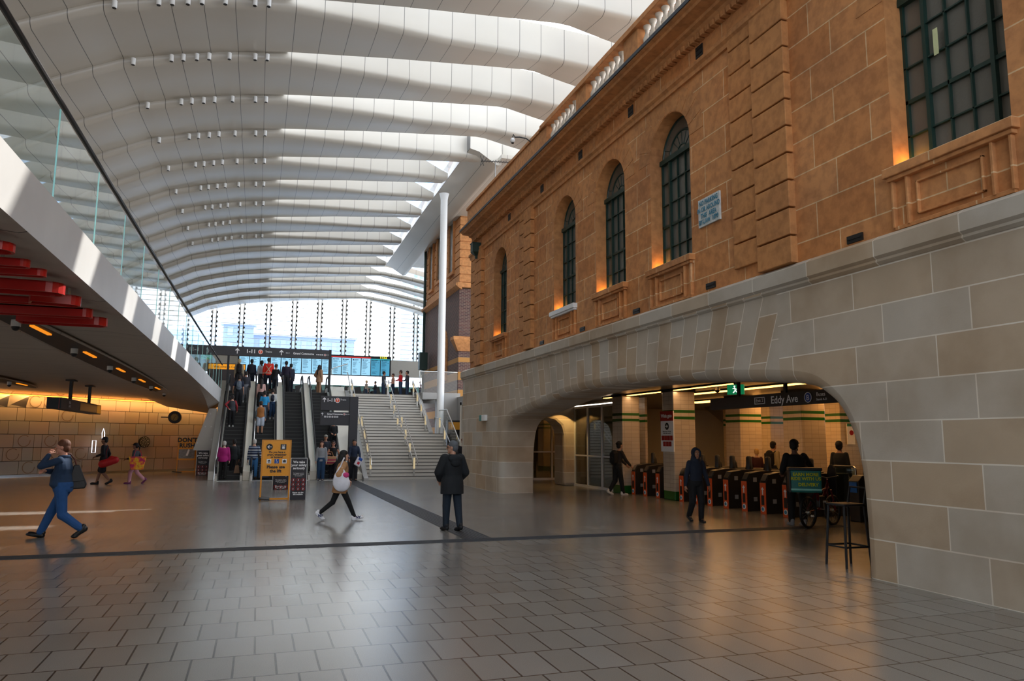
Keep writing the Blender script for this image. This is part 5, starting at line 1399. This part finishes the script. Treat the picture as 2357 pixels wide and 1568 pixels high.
        blob(u, {'long': 'jacket', 'short': 'shirt', 'none': 'tank_top'}[sleeves], topmat or cloth(top), t, vox*1.15, 5)
    if vest:
        u = MB(); torso(u, .022, .50, 0, .82); blob(u, 'vest', vest, t, vox*1.2, 5)
    # ---- shoes
    for f, fd, up, heel, toe, mz in feet:
        m = MB(); xx = V(1, 0, 0)
        m.capsule(T(heel+up*.022*s), T(toe+up*.014*s-fd*.028*s), .026*s, .024*s); m.capsule(T(heel+up*.05*s), T(heel+up*.018*s+fd*.03*s), .024*s, .027*s); m.ell(T(toe+up*.010*s-fd*.028*s), .030*s, .034*s, .018*s)
        for q in (-1, 1): m.capsule(T(heel+up*.006*s+xx*q*.010*s), T(toe+up*.004*s-fd*.03*s+xx*q*.014*s), .012*s, .011*s, 8)
        blob(m, 'shoe', cloth(shoes, .4 if shoes == '#0d0d0f' else .7), t, vox, 2)
    # ---- hair, caps, hoods
    Mx = ln @ hm
    hmx = cloth(hairc, .7)
    if hood:
        m = MB(); m.ell(Hd((0, -.020, .016)), .064*s, .062*s, .076*s, Mx); m.tube([Hd((.052*math.cos(a), .030, .006+.064*math.sin(a))) for a in [2*PI*k/14 for k in range(14)]], .013*s, 8, closed=True); m.capsule(Hd((0, -.03, -.05)), U(V(0, -.01, .82)*s), .060*s, .075*s)
        blob(m, 'hood', topmat or cloth(top), t, vox, 3)
    elif hair != 'none':
        m = MB(); m.ell(Hd((0, -.011, .033)), .0525*s, .0605*s, .054*s, Mx); m.ell(Hd((0, -.030, .0)), .048*s, .040*s, .050*s, Mx)
        if hair == 'curly':
            rr_ = random.Random(len(label))
            for k in range(26):
                a = rr_.uniform(0, 2*PI); e = rr_.uniform(.1, 1.3); m.ell(Hd((.052*math.cos(a)*math.cos(e), -.012+.050*math.sin(a)*math.cos(e) - (.0 if math.sin(a) < .4 else .012), .03+.052*math.sin(e))), .019*s, .019*s, .018*s)
        if hair in ('long', 'pony'):
            if hair == 'long':
                m.capsule(Hd((0, -.035, .0)), U(V(0, -.075, .70)*s), .050*s, .034*s)
                for q in (-1, 1): m.capsule(Hd((q*.040, -.006, .01)), U(V(q*.055, .015, .745)*s), .020*s, .018*s)
            else: m.capsule(Hd((0, -.055, .02)), Hd((0, -.10, -.03)), .020*s, .018*s); m.capsule(Hd((0, -.10, -.03)), Hd((0, -.09, -.10)), .018*s, .008*s)
        if hair == 'bun': m.ell(Hd((0, -.045, .065)), .024*s, .024*s, .022*s)
        blob(m, 'hair', hmx, t, vox, 2)
    if beard: blob(MB().ell(Hd((0, .022, -.042)), .037*s, .036*s, .030*s, Mx), 'beard', cloth(beard), t, vox, 2)
    if cap:
        m = MB(); m.ell(Hd((0, -.006, .036)), .0545*s, .062*s, .048*s, Mx); m.obox(Hd((0, .072, .032)), .080*s, .060*s, .008*s, (Mx).to_euler()); blob(m, 'cap', cloth(cap), t, vox, 2)
    if mask: part(t, MB().ell(Hd((0, .034, -.032)), .037*s, .032*s, .028*s, Mx), 'face_mask', cloth(mask), smooth=60)
    if glasses:
        m = MB()
        for q in (-1, 1): m.ell(Hd((q*.020, .0565, .005)), .016*s, .003*s, .011*s, Mx, 10, 6)
        m.capsule(Hd((-.006, .058, .007)), Hd((.006, .058, .007)), .002*s, .002*s, 6)
        for q in (-1, 1): m.capsule(Hd((q*.036, .052, .007)), Hd((q*.049, .0, .005)), .0018*s, .0018*s, 6)
        part(t, m, 'glasses', M_black, smooth=60)
    # handy world positions
    rz = Matrix.Rotation(R_(face), 3, 'Z'); base = V(x, y, z0)
    info = dict(W=lambda p: base+rz @ p, U=U, s=s, arms=[(a[1], a[2], a[3]) for a in arms], face=face, base=base)
    return t, info

def backpack(label, inf, col, w=.17, hh=.26, d=.09, z=.70):
    s = inf['s']; p = inf['W'](inf['U'](V(0, -.085, z)*s))
    t = thing('backpack', label, 'backpack', p, R_(inf['face']))
    m = MB(); m.capsule((0, -.01*s, -hh*.32*s), (0, -.01*s, hh*.26*s), w*.45*s, w*.40*s).box(-w*.42*s, w*.42*s, -d*.75*s, d*.3*s, -hh*.42*s, hh*.30*s)
    blob(m, 'pack_body', cloth(col), t, .014, 5)
    part(t, MB().ell((0, -d*.85*s, -hh*.18*s), w*.34*s, d*.25*s, hh*.2*s), 'front_pocket', cloth(col), smooth=60)
    for q in (-1, 1): part(t, MB().tube([(q*w*.3*s, .02*s, hh*.32*s), (q*w*.33*s, .09*s, hh*.44*s), (q*w*.36*s, .165*s, hh*.3*s), (q*w*.40*s, .165*s, 0), (q*w*.4*s, .05*s, -hh*.32*s)], .009*s, 8), 'strap', cloth(col), smooth=60)
    return t

# ---- near figures ---------------------------------------------------------------
walk = (26, 8, -20, 18)
mb_, mi = person('man in a dark blue shirt and trousers striding left, hand raised to his chin', -3.62, 17.3, 0, 2.0, 82, '#c98f78', '#1b3350', '#1d4a80', '#0d0d0f', '#5a3018', 'short', legs=(-20, 16, 27, 4), larm=(-.02, .13, .86, -1, -.2, -1), rarm=(-.02, .155, .70, 1, .3, -.6), lean=3, wide=1.25, belly=.035, yawh=-8, pith=-3, fine=True, collar=True)
sbag = thing('shoulder_bag', 'black satchel with brown strap hanging behind the man in the blue shirt', 'bag', (-3.40, 17.42, .94), R_(8)); sbag.scale = (.72, .9, .85)
part(sbag, MB().prism([(-.26, .0), (.20, .02), (.24, .12), (.02, .58), (-.12, .58)], -.07, .07, 'y'), 'bag_body', cloth('#131417', .5), bevel=.03)
part(sbag, MB().prism([(-.20, .18), (.17, .2), (.04, .56), (-.10, .56)], -.085, -.07, 'y'), 'flap', cloth('#1b1c20', .5), bevel=.008)
part(sbag, MB().tube([(-.05, 0, .55), (-.10, -.02, .70), (-.22, -.05, .84), (-.40, -.08, .86)], .02, 8), 'strap', cloth('#5a2b22', .6), smooth=60)
mc, ci = person('woman in a tan coat walking right with a white shoulder bag', 2.02, 19.15, 0, 1.76, -84, '#d2a287', '#b08358', '#0e0f12', '#e9e9ec', '#120d0b', 'long', legs=(-28, 14, 26, 2), larm=(-.13, .10, .56), rarm=(.12, .06, .60), lean=4, coat=.9, bot='leggings', fine=True, collar=True, pith=-4)
tb = thing('tote_bag', 'large white slouchy shoulder bag on the woman in the tan coat', 'bag', (2.0, 18.86, .95)); tb.scale = (.78, .78, .95)
m = MB().ell((0, 0, .0), .26, .10, .25).ell((.05, 0, -.05), .24, .11, .2).capsule((-.16, .0, .12), (-.06, .03, .36), .07, .03).capsule((.14, .0, .12), (.02, .03, .36), .06, .03)
blob(m, 'bag_body', cloth('#dcdce2'), tb, .012, 5); part(tb, MB().tube([(-.05, .03, .34), (.02, .02, .50), (.08, .10, .60), (.10, .25, .58)], .022, 8), 'strap', cloth('#dcdce2'), smooth=60); part(tb, MB().ell((.14, -.05, .17), .10, .06, .07), 'pink_pouch', cloth('#c8407a'), smooth=60)
for sx, yy in ((1.84, 0), ): pass
text('NY', .10, (1.66, 18.96, .10), cloth('#1d2c5a'), None, rot=(R_(75), 0, 0), name='shoe_monogram') if False else None
for c_ in mc.children:
    if c_.name.startswith('shoe'):
        lx = min((v.co for v in c_.data.vertices), key=lambda v: v.x)
# monogram on the trailing shoe, facing the camera (+x of her own frame)
sh_ = [c_ for c_ in mc.children if c_.name.startswith('shoe')]
for c_ in sh_[:1] if len(sh_) > 1 else sh_:
    cs = [v.co for v in c_.data.vertices]; n_ = len(cs); cx_ = sum(v.x for v in cs)/n_; cyy = sum(v.y for v in cs)/n_; czz = sum(v.z for v in cs)/n_
for c_ in sh_:
    cs = [v.co for v in c_.data.vertices]; n_ = len(cs); mxx = max(v.x for v in cs)/S; cyy = (sum(v.y for v in cs)/n_)/S; czz = (sum(v.z for v in cs)/n_)/S
    o_ = text('NY', .085, (mxx+.006, cyy, czz+.02), cloth('#1d2c5a'), c_, rot=(PI/2, 0, PI/2), name='monogram', bold=.004)
mp_, pi_ = person('grey haired man in a black hooded parka seen from behind', 4.15, 16.35, 0, 1.92, 12, '#b98a70', '#101418', '#16222e', '#141619', '#55585c', 'short', legs=(4, 2, -8, 6), larm=(-.10, .12, .56, -1, -.6, -.6), rarm=(.14, .10, .55), coat=1.0, wide=1.15, yawh=-52, glasses=True, fine=True, collar=True)
hd = thing('parka_hood', 'soft black hood lying on the back of the parka', 'hood', pi_['W'](pi_['U'](V(0, -.075, .80)*1.92)), R_(12))
hd.parent = None
blob(MB().ell((0, 0, 0), .17, .09, .09).ell((0, -.02, -.08), .13, .07, .10), 'hood_fabric', cloth('#101418'), hd, .012, 4)
# make the hood part of the parka wearer instead of a loose thing
for c_ in list(hd.children):
    c_.parent = mp_; c_.matrix_parent_inverse = Matrix.Identity(4)
    c_.location = pi_['U'](V(0, -.075, .80)*1.92)*S; c_.name = 'hood'
bpy.data.objects.remove(hd)
person('man in a navy hooded sweatshirt with the hood up walking towards the camera', 10.45, 16.5, 0, 1.80, 172, '#9b6b52', '#161f30', '#0d0e12', '#101114', '#0c0a09', 'none', legs=(10, 16, -8, 14), hood=True, lean=3, wide=1.1, fine=True, larm=(-.17, .06, .47), rarm=(.17, .04, .47))
t_, i_ = person('man in a dark jacket and black trousers reaching over the farthest gate', 12.62, 25.15, 0, 1.95, -78, '#a9806a', '#2a2422', '#0c0c0e', '#c9c5c0', '#140e0b', 'curly', legs=(-12, 14, 12, 2), larm=(-.05, .30, .56, -.3, -.4, -1), rarm=(.12, .22, .58), lean=8, pith=-18, yawh=0)
backpack('black backpack on the man reaching over the gate', i_, '#0d0d10')
# rider with delivery bicycle
person('man in black seen from behind holding the delivery bicycle', 12.42, 15.2, 0, 2.02, -20, '#6b4a3a', '#0b0b0d', '#0c0c0f', '#8b8a8c', '#0a0807', 'short', legs=(3, 2, -3, 3), rarm=(.30, .22, .60, 1, -.3, -.6), larm=(-.12, .12, .60), beard='#0a0807', cap='#0c0c0d', yawh=35, coat=.3, wide=1.25, fine=True)
bi = thing('bicycle', 'dark red electric bicycle held by the man in black', 'bicycle', (12.72, 14.75, 0), R_(20))
def wheel(x):
    w = part(bi, MB().tube([(x+.33*math.cos(2*PI*k/32), 0, .36+.33*math.sin(2*PI*k/32)) for k in range(32)], .035, 10, closed=True), 'wheel', M_rubber, smooth=60)
    m = MB().cyl((x, -.05, .36), .035, .1, 12, ax='y')
    for k in range(16): a = 2*PI*k/16; m.tube([(x, 0, .36), (x+.31*math.cos(a), 0, .36+.31*math.sin(a))], .004, 4)
    m.build('spokes', M_steel, w, loc=(0, 0, 0))
wheel(-.55); wheel(.55)
M_bike = plain('maroon_frame', '#6e1620', .3, .3)
part(bi, MB().tube([(.55, .07, .36), (.42, .05, .85), (.36, 0, 1.1)], .022, 8).tube([(.55, -.07, .36), (.42, -.05, .85)], .022, 8).tube([(.38, 0, 1.0), (-.05, 0, .42), (-.15, 0, .95)], .035, 8).tube([(-.05, 0, .42), (-.55, .05, .36), (-.15, 0, .85)], .02, 8).tube([(.40, 0, .9), (-.13, 0, .80)], .028, 8), 'frame', M_bike, smooth=60)
part(bi, MB().tube([(.30, -.30, 1.18), (.36, 0, 1.12), (.30, .30, 1.18)], .016, 8).capsule((.30, -.30, 1.18), (.24, -.34, 1.18), .022, .022).capsule((.30, .30, 1.18), (.24, .34, 1.18), .022, .022), 'handlebar', M_black, smooth=60)
part(bi, MB().ell((-.17, 0, .99), .15, .08, .045), 'saddle', M_black, smooth=60); part(bi, MB().box(-.1, .14, -.05, .05, .45, .72), 'battery', M_black, bevel=.02); part(bi, MB().tube([(-.05, .12, .25), (-.05, .12, .42), (-.05, -.12, .42), (-.05, -.12, .60)], .015, 6).box(-.10, 0, .12, .2, .22, .26).box(-.1, 0, -.2, -.12, .58, .62), 'pedal', M_steel)
part(bi, MB().box(-.95, -.25, -.03, .03, .80, .83).tube([(-.9, .05, .8), (-.55, .06, .36)], .012, 6), 'rack', M_black)
bxx = thing('delivery_box', 'teal insulated delivery box with yellow lettering on the bicycle rack', 'delivery box', (12.02, 14.42, .84), R_(-34))
part(bxx, MB().box(-.34, .34, -.26, .26, 0, .52), 'box', cloth('#10706a', .35), bevel=.03); part(bxx, MB().box(-.36, .36, -.28, .28, .50, .56).box(-.36, -.32, -.28, .28, 0, .5), 'lid', M_black, bevel=.01)
part(bxx, MB().box(-.33, .33, -.275, -.26, .05, .09), 'reflective_band', cloth('#8fd8cc', .3))
text('EARN MORE\nRIDE WITH US', .10, (0, -.275, .36), cloth('#c8d020'), bxx, bold=.003); text('DELIVERY', .10, (.05, -.275, .18), cloth('#c8d020'), bxx, bold=.003)
# ---- middle distance, left -----------------------------------------------------
t_, i_ = person('man in a black hooded top and dark shorts walking left with a red duffel bag', -6.1, 36.0, 0, 2.02, 80, '#8a5f49', '#14141c', '#10121a', '#121216', '#0c0a0a', 'short', legs=(-14, 14, 18, 4), bot='shorts', cap='#14161f', larm=(-.14, .10, .60), rarm=(.14, -.02, .50))
db_ = thing('duffel_bag', 'bright red duffel bag at the hip of the man in shorts', 'bag', (-5.85, 35.65, .95), R_(10)); blob(MB().capsule((-.22, 0, -.08), (.24, 0, .08), .17, .15).ell((.1, 0, .14), .14, .1, .12), 'bag_body', cloth('#b81218', .6), db_, .016, 5); part(db_, MB().tube([(-.1, 0, .1), (-.12, .1, .42), (-.05, .2, .66)], .015, 6), 'strap', cloth('#7a0d12'))
t_, i_ = person('woman in a dark cap and pink trousers carrying a colourful tote bag', -4.92, 36.15, 0, 1.78, 78, '#8a5f4c', '#3b3f46', '#c88f98', '#7a3a6a', '#1a1010', 'pony', legs=(-22, 26, 16, 2), cap='#17181c', larm=(-.12, .14, .62), rarm=(.15, .02, .56))
tt = thing('tote_bag', 'colourful orange and pink patterned tote bag carried by the woman in the cap', 'bag', (-4.78, 35.8, .62), R_(5))
b_ = NB('bright_pattern'); c_ = b_.ramp(b_.noise(5, 2), [(.35, '#c01858'), (.45, '#f07818'), (.55, '#f0c828'), (.65, '#d03020')]); M_pat = b_.out(c_, .6)
part(tt, MB().loft([[(-.24, -.1, 0), (.24, -.1, 0), (.24, .1, 0), (-.24, .1, 0)], [(-.34, -.12, .55), (.34, -.12, .55), (.34, .12, .55), (-.34, .12, .55)]]), 'bag_body', M_pat, bevel=.02); part(tt, MB().tube([(-.15, 0, .55), (-.1, 0, .80), (.1, 0, .80), (.15, 0, .55)], .015, 6), 'handle', cloth('#b02048'))
# ---- escalator feet --------------------------------------------------------------
person('grey haired woman in a magenta jacket and black trousers walking to the escalator', -1.45, 39.0-.2, 0, 1.80, 0, '#c9a48c', '#a3166e', '#0d0d10', '#0e0e10', '#b4b0aa', 'short', legs=(6, 4, -8, 8), coat=.45, wide=1.15)
t_, i_ = person('person in a dark coat stepping onto the leftmost escalator beside the magenta jacket', -1.02, 39.6, 0.05, 1.86, 0, '#8a6450', '#1c2226', '#14161a', '#101010', '#120d0b', 'short', legs=(10, 8, -4, 2), larm=(-.30, .20, .70), coat=.3)
hb = thing('handbag', 'beige handbag hanging beside the dark coated person', 'bag', (-.86, 39.3, .28)); part(hb, MB().prism([(-.12, 0), (.16, 0), (.10, .38), (-.06, .38)], -.06, .06, 'y'), 'bag_body', cloth('#8a6a54'), bevel=.02); part(hb, MB().tube([(-.04, 0, .36), (.0, 0, .62), (.05, 0, .36)], .012, 6), 'handle', cloth('#6a4a38'))
M_str = striped('striped_knit', ['#1d2a4a', '#8f9aa8', '#22304f', '#5b6d85', '#c2c6c4', '#1d2a4a'], .22)
t_, i_ = person('grey haired man in a striped knit sweater and jeans pulling a suitcase', -.08, 39.9-.9, 0, 1.92, 0, '#c79b84', '#30405a', '#2a5f8f', '#4a3224', '#b9b5b0', 'short', legs=(5, 3, -5, 5), topmat=M_str, rarm=(.19, -.06, .50), wide=1.1, coat=.15)
sc = thing('suitcase', 'dark blue wheeled suitcase behind the man in the striped sweater', 'suitcase', (.42, 38.6, 0)); part(sc, MB().box(-.25, .25, -.14, .14, .07, .72), 'shell', cloth('#1a2536', .5), bevel=.04); part(sc, MB().box(-.22, .22, -.16, -.14, .12, .34), 'front_pocket', cloth('#22304a', .5), bevel=.01)
part(sc, MB().tube([(-.14, .05, .7), (-.14, .05, 1.0), (.14, .05, 1.0), (.14, .05, .7)], .012, 8), 'telescopic_handle', M_steel)
for q in (-.18, .18): part(sc, MB().cyl((q-.02, 0, .045), .045, .04, 12, ax='x'), 'wheel', M_rubber)
t_, i_ = person('young woman with long brown hair, grey sweater and jeans facing the camera', 3.0, 37.4, 0, 1.86, 172, '#c9957c', '#8a8d92', '#1d3c5c', '#1b1f2c', '#3a1c14', 'long', legs=(6, 4, -4, 8), bot='wide', coat=.25)
t_, i_ = person('woman in sunglasses and a black tank top carrying a striped basket', 3.62, 38.2, 0, 1.86, 176, '#b57f66', '#0d0d10', '#11131a', '#0f0f12', '#2a1812', 'bun', sleeves='none', glasses=True, larm=(-.14, .12, .62), rarm=(.10, .16, .66))
bk_ = thing('basket_bag', 'straw basket bag with pink stripes held by the woman in the tank top', 'bag', (3.42, 37.85, .72), R_(-10)); part(bk_, MB().lathe([(.15, 0), (.30, .15), (.34, .38), (.30, .40), (.1, .12)]), 'basket', striped('basket_stripes', ['#c8946a', '#b8285a', '#d8b088', '#b8285a', '#c8946a'], .30), smooth=60); part(bk_, MB().tube([(-.2, 0, .38), (-.1, 0, .62), (.1, 0, .62), (.2, 0, .38)], .018, 8), 'handle', cloth('#a07048'))
person('person in a grey cap and dark shirt coming off the fourth escalator', 3.35, 39.5, .28, 1.88, 180, '#a8785e', '#22242e', '#181a20', '#111111', '#1a120e', 'short', cap='#8a877e', sleeves='short')
person('short haired man in a navy jacket facing the camera by the signpost', 4.45, 36.6-.0, 0, 1.92, 178, '#a06f55', '#16233a', '#10131c', '#0e0e10', '#0f0b0a', 'short', legs=(6, 4, -6, 8), rarm=(.13, .14, .52), larm=(-.14, .12, .52), collar=True)
pk = thing('carrier_bag', 'blue and white packet in the hand of the man in the navy jacket', 'bag', (4.62, 36.25, .72), R_(20)); part(pk, MB().obox((0, 0, .18), .30, .10, .42, (0, .5, 0)), 'packet', cloth('#c8c4cc'), bevel=.03); part(pk, MB().obox((.08, -.01, .30), .2, .11, .14, (0, .5, 0)), 'blue_top', cloth('#1c4a9a'), bevel=.02); part(pk, MB().obox((-.03, -.055, .12), .12, .01, .12, (0, .5, 0)), 'red_print', cloth('#b82030'))
person('man with curly red hair and beard peering past the stone pier', 9.30, 34.6, 0, 2.0, 176, '#c48e76', '#15131a', '#14161c', '#111111', '#6a2412', 'curly', beard='#5a2010')
# ---- on the escalators ----------------------------------------------------------
def E(lane, dx, Y): return EX[lane]+.5+dx, Y, esc_z(Y)+.02
x, y, z = E(0, -.18, 43.4); person('woman in a dark quilted vest and red sleeves riding up the leftmost escalator', x, y, z, 1.72, 0, '#b9866e', '#8a1c24', '#0e0e12', '#c9c5c0', '#1a0f0c', 'short', vest=cloth('#34363c'), larm=(-.10, -.09, .58, -1, -.4, 0), rarm=(.15, .06, .52))
x, y, z = E(0, .08, 45.3); t_, i_ = person('man in a navy shirt with a grey backpack riding up the leftmost escalator', x, y, z, 1.86, 0, '#c08f76', '#141e36', '#15161c', '#141414', '#241812', 'short', sleeves='short', larm=(-.17, .04, .52)); backpack('grey backpack on the man in the navy shirt on the leftmost escalator', i_, '#5c6672')
x, y, z = E(0, .42, 45.9); person('person in grey trousers just beyond the man with the grey backpack', x, y, z, 1.80, 0, '#b78b74', '#30313a', '#7a7c84', '#cfcfd2', '#20150f', 'short')
x, y, z = E(0, -.02, 47.3); t_, i_ = person('fair haired person in a beige top at the head of the leftmost escalator', x, y, z, 1.88, 0, '#d0a58c', '#a89a84', '#1a1b20', '#141414', '#c8b48c', 'short'); backpack('black and orange backpack on the fair haired person', i_, '#1a1718', .19, .30)
x, y, z = E(0, .62, 48.2); t_, i_ = person('man in purple and black wearing a patterned backpack atop the leftmost escalator', x+.05, y, z, 1.98, 0, '#9a6f5a', '#231f3c', '#1a1d30', '#d6d6da', '#16100e', 'short'); backpack('dark patterned backpack on the man in purple and black', i_, '#1e2130', .2, .30)
b_ = NB('hi_vis'); tc = b_.n.new('ShaderNodeTexCoord'); xx_ = b_.n.new('ShaderNodeSeparateXYZ'); b_.l.new(tc.outputs['Object'], xx_.inputs[0]); ax_ = b_.math('ABSOLUTE', xx_.outputs[0]); zz_ = xx_.outputs[2]
zc_ = b_.math('SUBTRACT', zz_, 1.22)
dg = b_.math('LESS_THAN', b_.math('ABSOLUTE', b_.math('SUBTRACT', b_.math('ABSOLUTE', zc_), b_.math('MULTIPLY', ax_, 1.5))), .035)
dg = b_.math('MULTIPLY', dg, b_.math('LESS_THAN', b_.math('ABSOLUTE', zc_), .20))
bd = b_.math('ADD', b_.math('LESS_THAN', b_.math('ABSOLUTE', b_.math('SUBTRACT', zz_, 1.01)), .022), b_.math('LESS_THAN', b_.math('ABSOLUTE', b_.math('SUBTRACT', zz_, .86)), .022))
M_hv = b_.out(b_.mix(b_.math('MINIMUM', b_.math('ADD', dg, bd), 1.0), lin('#e3280f'), lin('#c8b8a0')), .7)
x, y, z = E(1, .12, 47.6); person('railway worker in a bright red high visibility jacket atop the second escalator', x, y, z, 2.05, 0, '#b0806a', '#e3280f', '#141a2c', '#8a6a30', '#3a332e', 'short', topmat=M_hv, wide=1.2, coat=.2, legs=(6, 2, -6, 4))
x, y, z = E(1, -.28, 48.0); person('person in a pale grey top left of the red jacket worker', x, y, z, 1.9, 20, '#5a4a42', '#a8aab0', '#2a2c34', '#141414', '#20201c', 'short', mask='#30302c')
x, y, z = E(1, -.25, 45.2); person('woman with long dark hair in a pink top on the second escalator', x, y, z, 1.75, 0, '#c79a84', '#c09890', '#141418', '#141414', '#1a100e', 'long')
x, y, z = E(1, -.22, 42.7); person('man in a brown vest over a grey shirt with pale shorts on the second escalator', x, y, z, 1.80, 0, '#c08c70', '#5d6a72', '#a9b0bc', '#15161a', '#2a1a12', 'short', sleeves='long', vest=cloth('#99602c'), bot='shorts', cap='#a58448', wide=1.1)
x, y, z = E(1, -.05, 43.7); person('person in a bright blue top just beyond the brown vest', x, y, z, 1.84, 0, '#b0806a', '#1f86b8', '#1b2230', '#141414', '#15100e', 'short', sleeves='short')
x, y, z = E(1, .38, 44.2); t_, i_ = person('woman in a white top and jeans with a small dark backpack on the second escalator', x, y, z, 1.72, 0, '#b98a72', '#b8b8b4', '#1a3556', '#c8c8cc', '#1a1210', 'short'); backpack('small navy backpack on the woman in the white top', i_, '#1c2030', .13, .2)
x, y, z = E(1, .42, 46.8); person('person in black with an orange shoulder patch stepping off the second escalator', x+.1, y, z, 1.86, -30, '#b88a74', '#14141a', '#17202e', '#121212', '#3a2a22', 'short', rarm=(.12, .18, .60), lean=4)
x, y, z = E(2, -.35, 48.6); person('person in dark purple standing atop the third escalator', x, y, z, 1.98, 0, '#8a6a60', '#221a2e', '#16161c', '#111111', '#1a1416', 'short')
x, y, z = E(2, -.05, 48.9); person('person in navy at the top of the third escalator beside the one in purple', x, y, z, 1.86, 20, '#9a7566', '#1f2436', '#191c28', '#111111', '#14100f', 'short')
x, y, z = E(3, .2, 49.5); person('woman in a long tan dress at the head of the fourth escalator', x, y, z, 1.9, -50, '#b78a70', '#9a7458', '#9a7458', '#121212', '#1c120e', 'long', coat=.9, wide=.85, larm=(-.14, .08, .56))
x, y, z = E(3, .42, 41.0); person('man in a black zipped top standing on the fourth escalator coming down', x, y, z, 1.78, 180, '#b07a5e', '#0d0d11', '#111217', '#101010', '#120c0a', 'short', larm=(-.06, .12, .58), rarm=(.06, .12, .60))
# ---- upper concourse, behind the stair head ----------------------------------------
ups = [('woman in a straw hat seated low behind the stair head', 7.4, 55.0, 1.45, '#9a8f84', '#c8a878', '#b89a68'), ('seated person in a dark hat behind the stair head', 8.15, 55.6, 1.45, '#20242a', '#1c1a1c', '#2c2a2c'),
       ('man in a grey top standing behind the stair head left of the middle handrail', 8.1, 51.5, 1.84, '#4a4e58', '#20160f', None), ('woman in a peach top beside the man in grey behind the stair head', 8.75, 51.5, 1.70, '#c08a72', '#3a221a', None),
       ('woman in a bright red top at the head of the stairs', 9.1, 50.5, 1.86, '#b8161c', '#3a2218', None), ('man in dark grey looking at his phone at the head of the stairs', 9.55, 50.5, 1.84, '#363840', '#181210', None), ('child in a yellow cap at the head of the stairs', 10.35, 50.0, 1.15, '#8a4a3a', '#3a2a1a', '#d8c030')]
for l_, x, y, h_, c1_, hc_, cp in ups:
    person(l_, x, y, ZU, h_, random.choice([60, -70, 100]), '#b8876e', c1_, '#23344c', '#141414', hc_, 'short', cap=cp, larm=(-.08, .16, .62))
# ---- inside the gate hall -------------------------------------------------------------
person('person with blond hair in a dark red patterned top beyond the ticket gates', 17.2, 23.1, 0, 1.70, -20, '#c09880', '#3a1418', '#14161c', '#111111', '#b89458', 'short')
t_, i_ = person('man in a cream hooded top with a black backpack beyond the ticket gates', 17.0, 22.0, 0, 1.98, -70, '#a87a60', '#a8966c', '#17181e', '#111111', '#140f0d', 'short', lean=8, pith=-15); backpack('black backpack on the man in the cream hooded top', i_, '#0e0e11')
person('man in a dark top looking down beyond the wide gate', 16.3, 18.0, 0, 2.0, -60, '#8a6450', '#181c1c', '#101216', '#111111', '#0e0b0a', 'short', pith=-20)
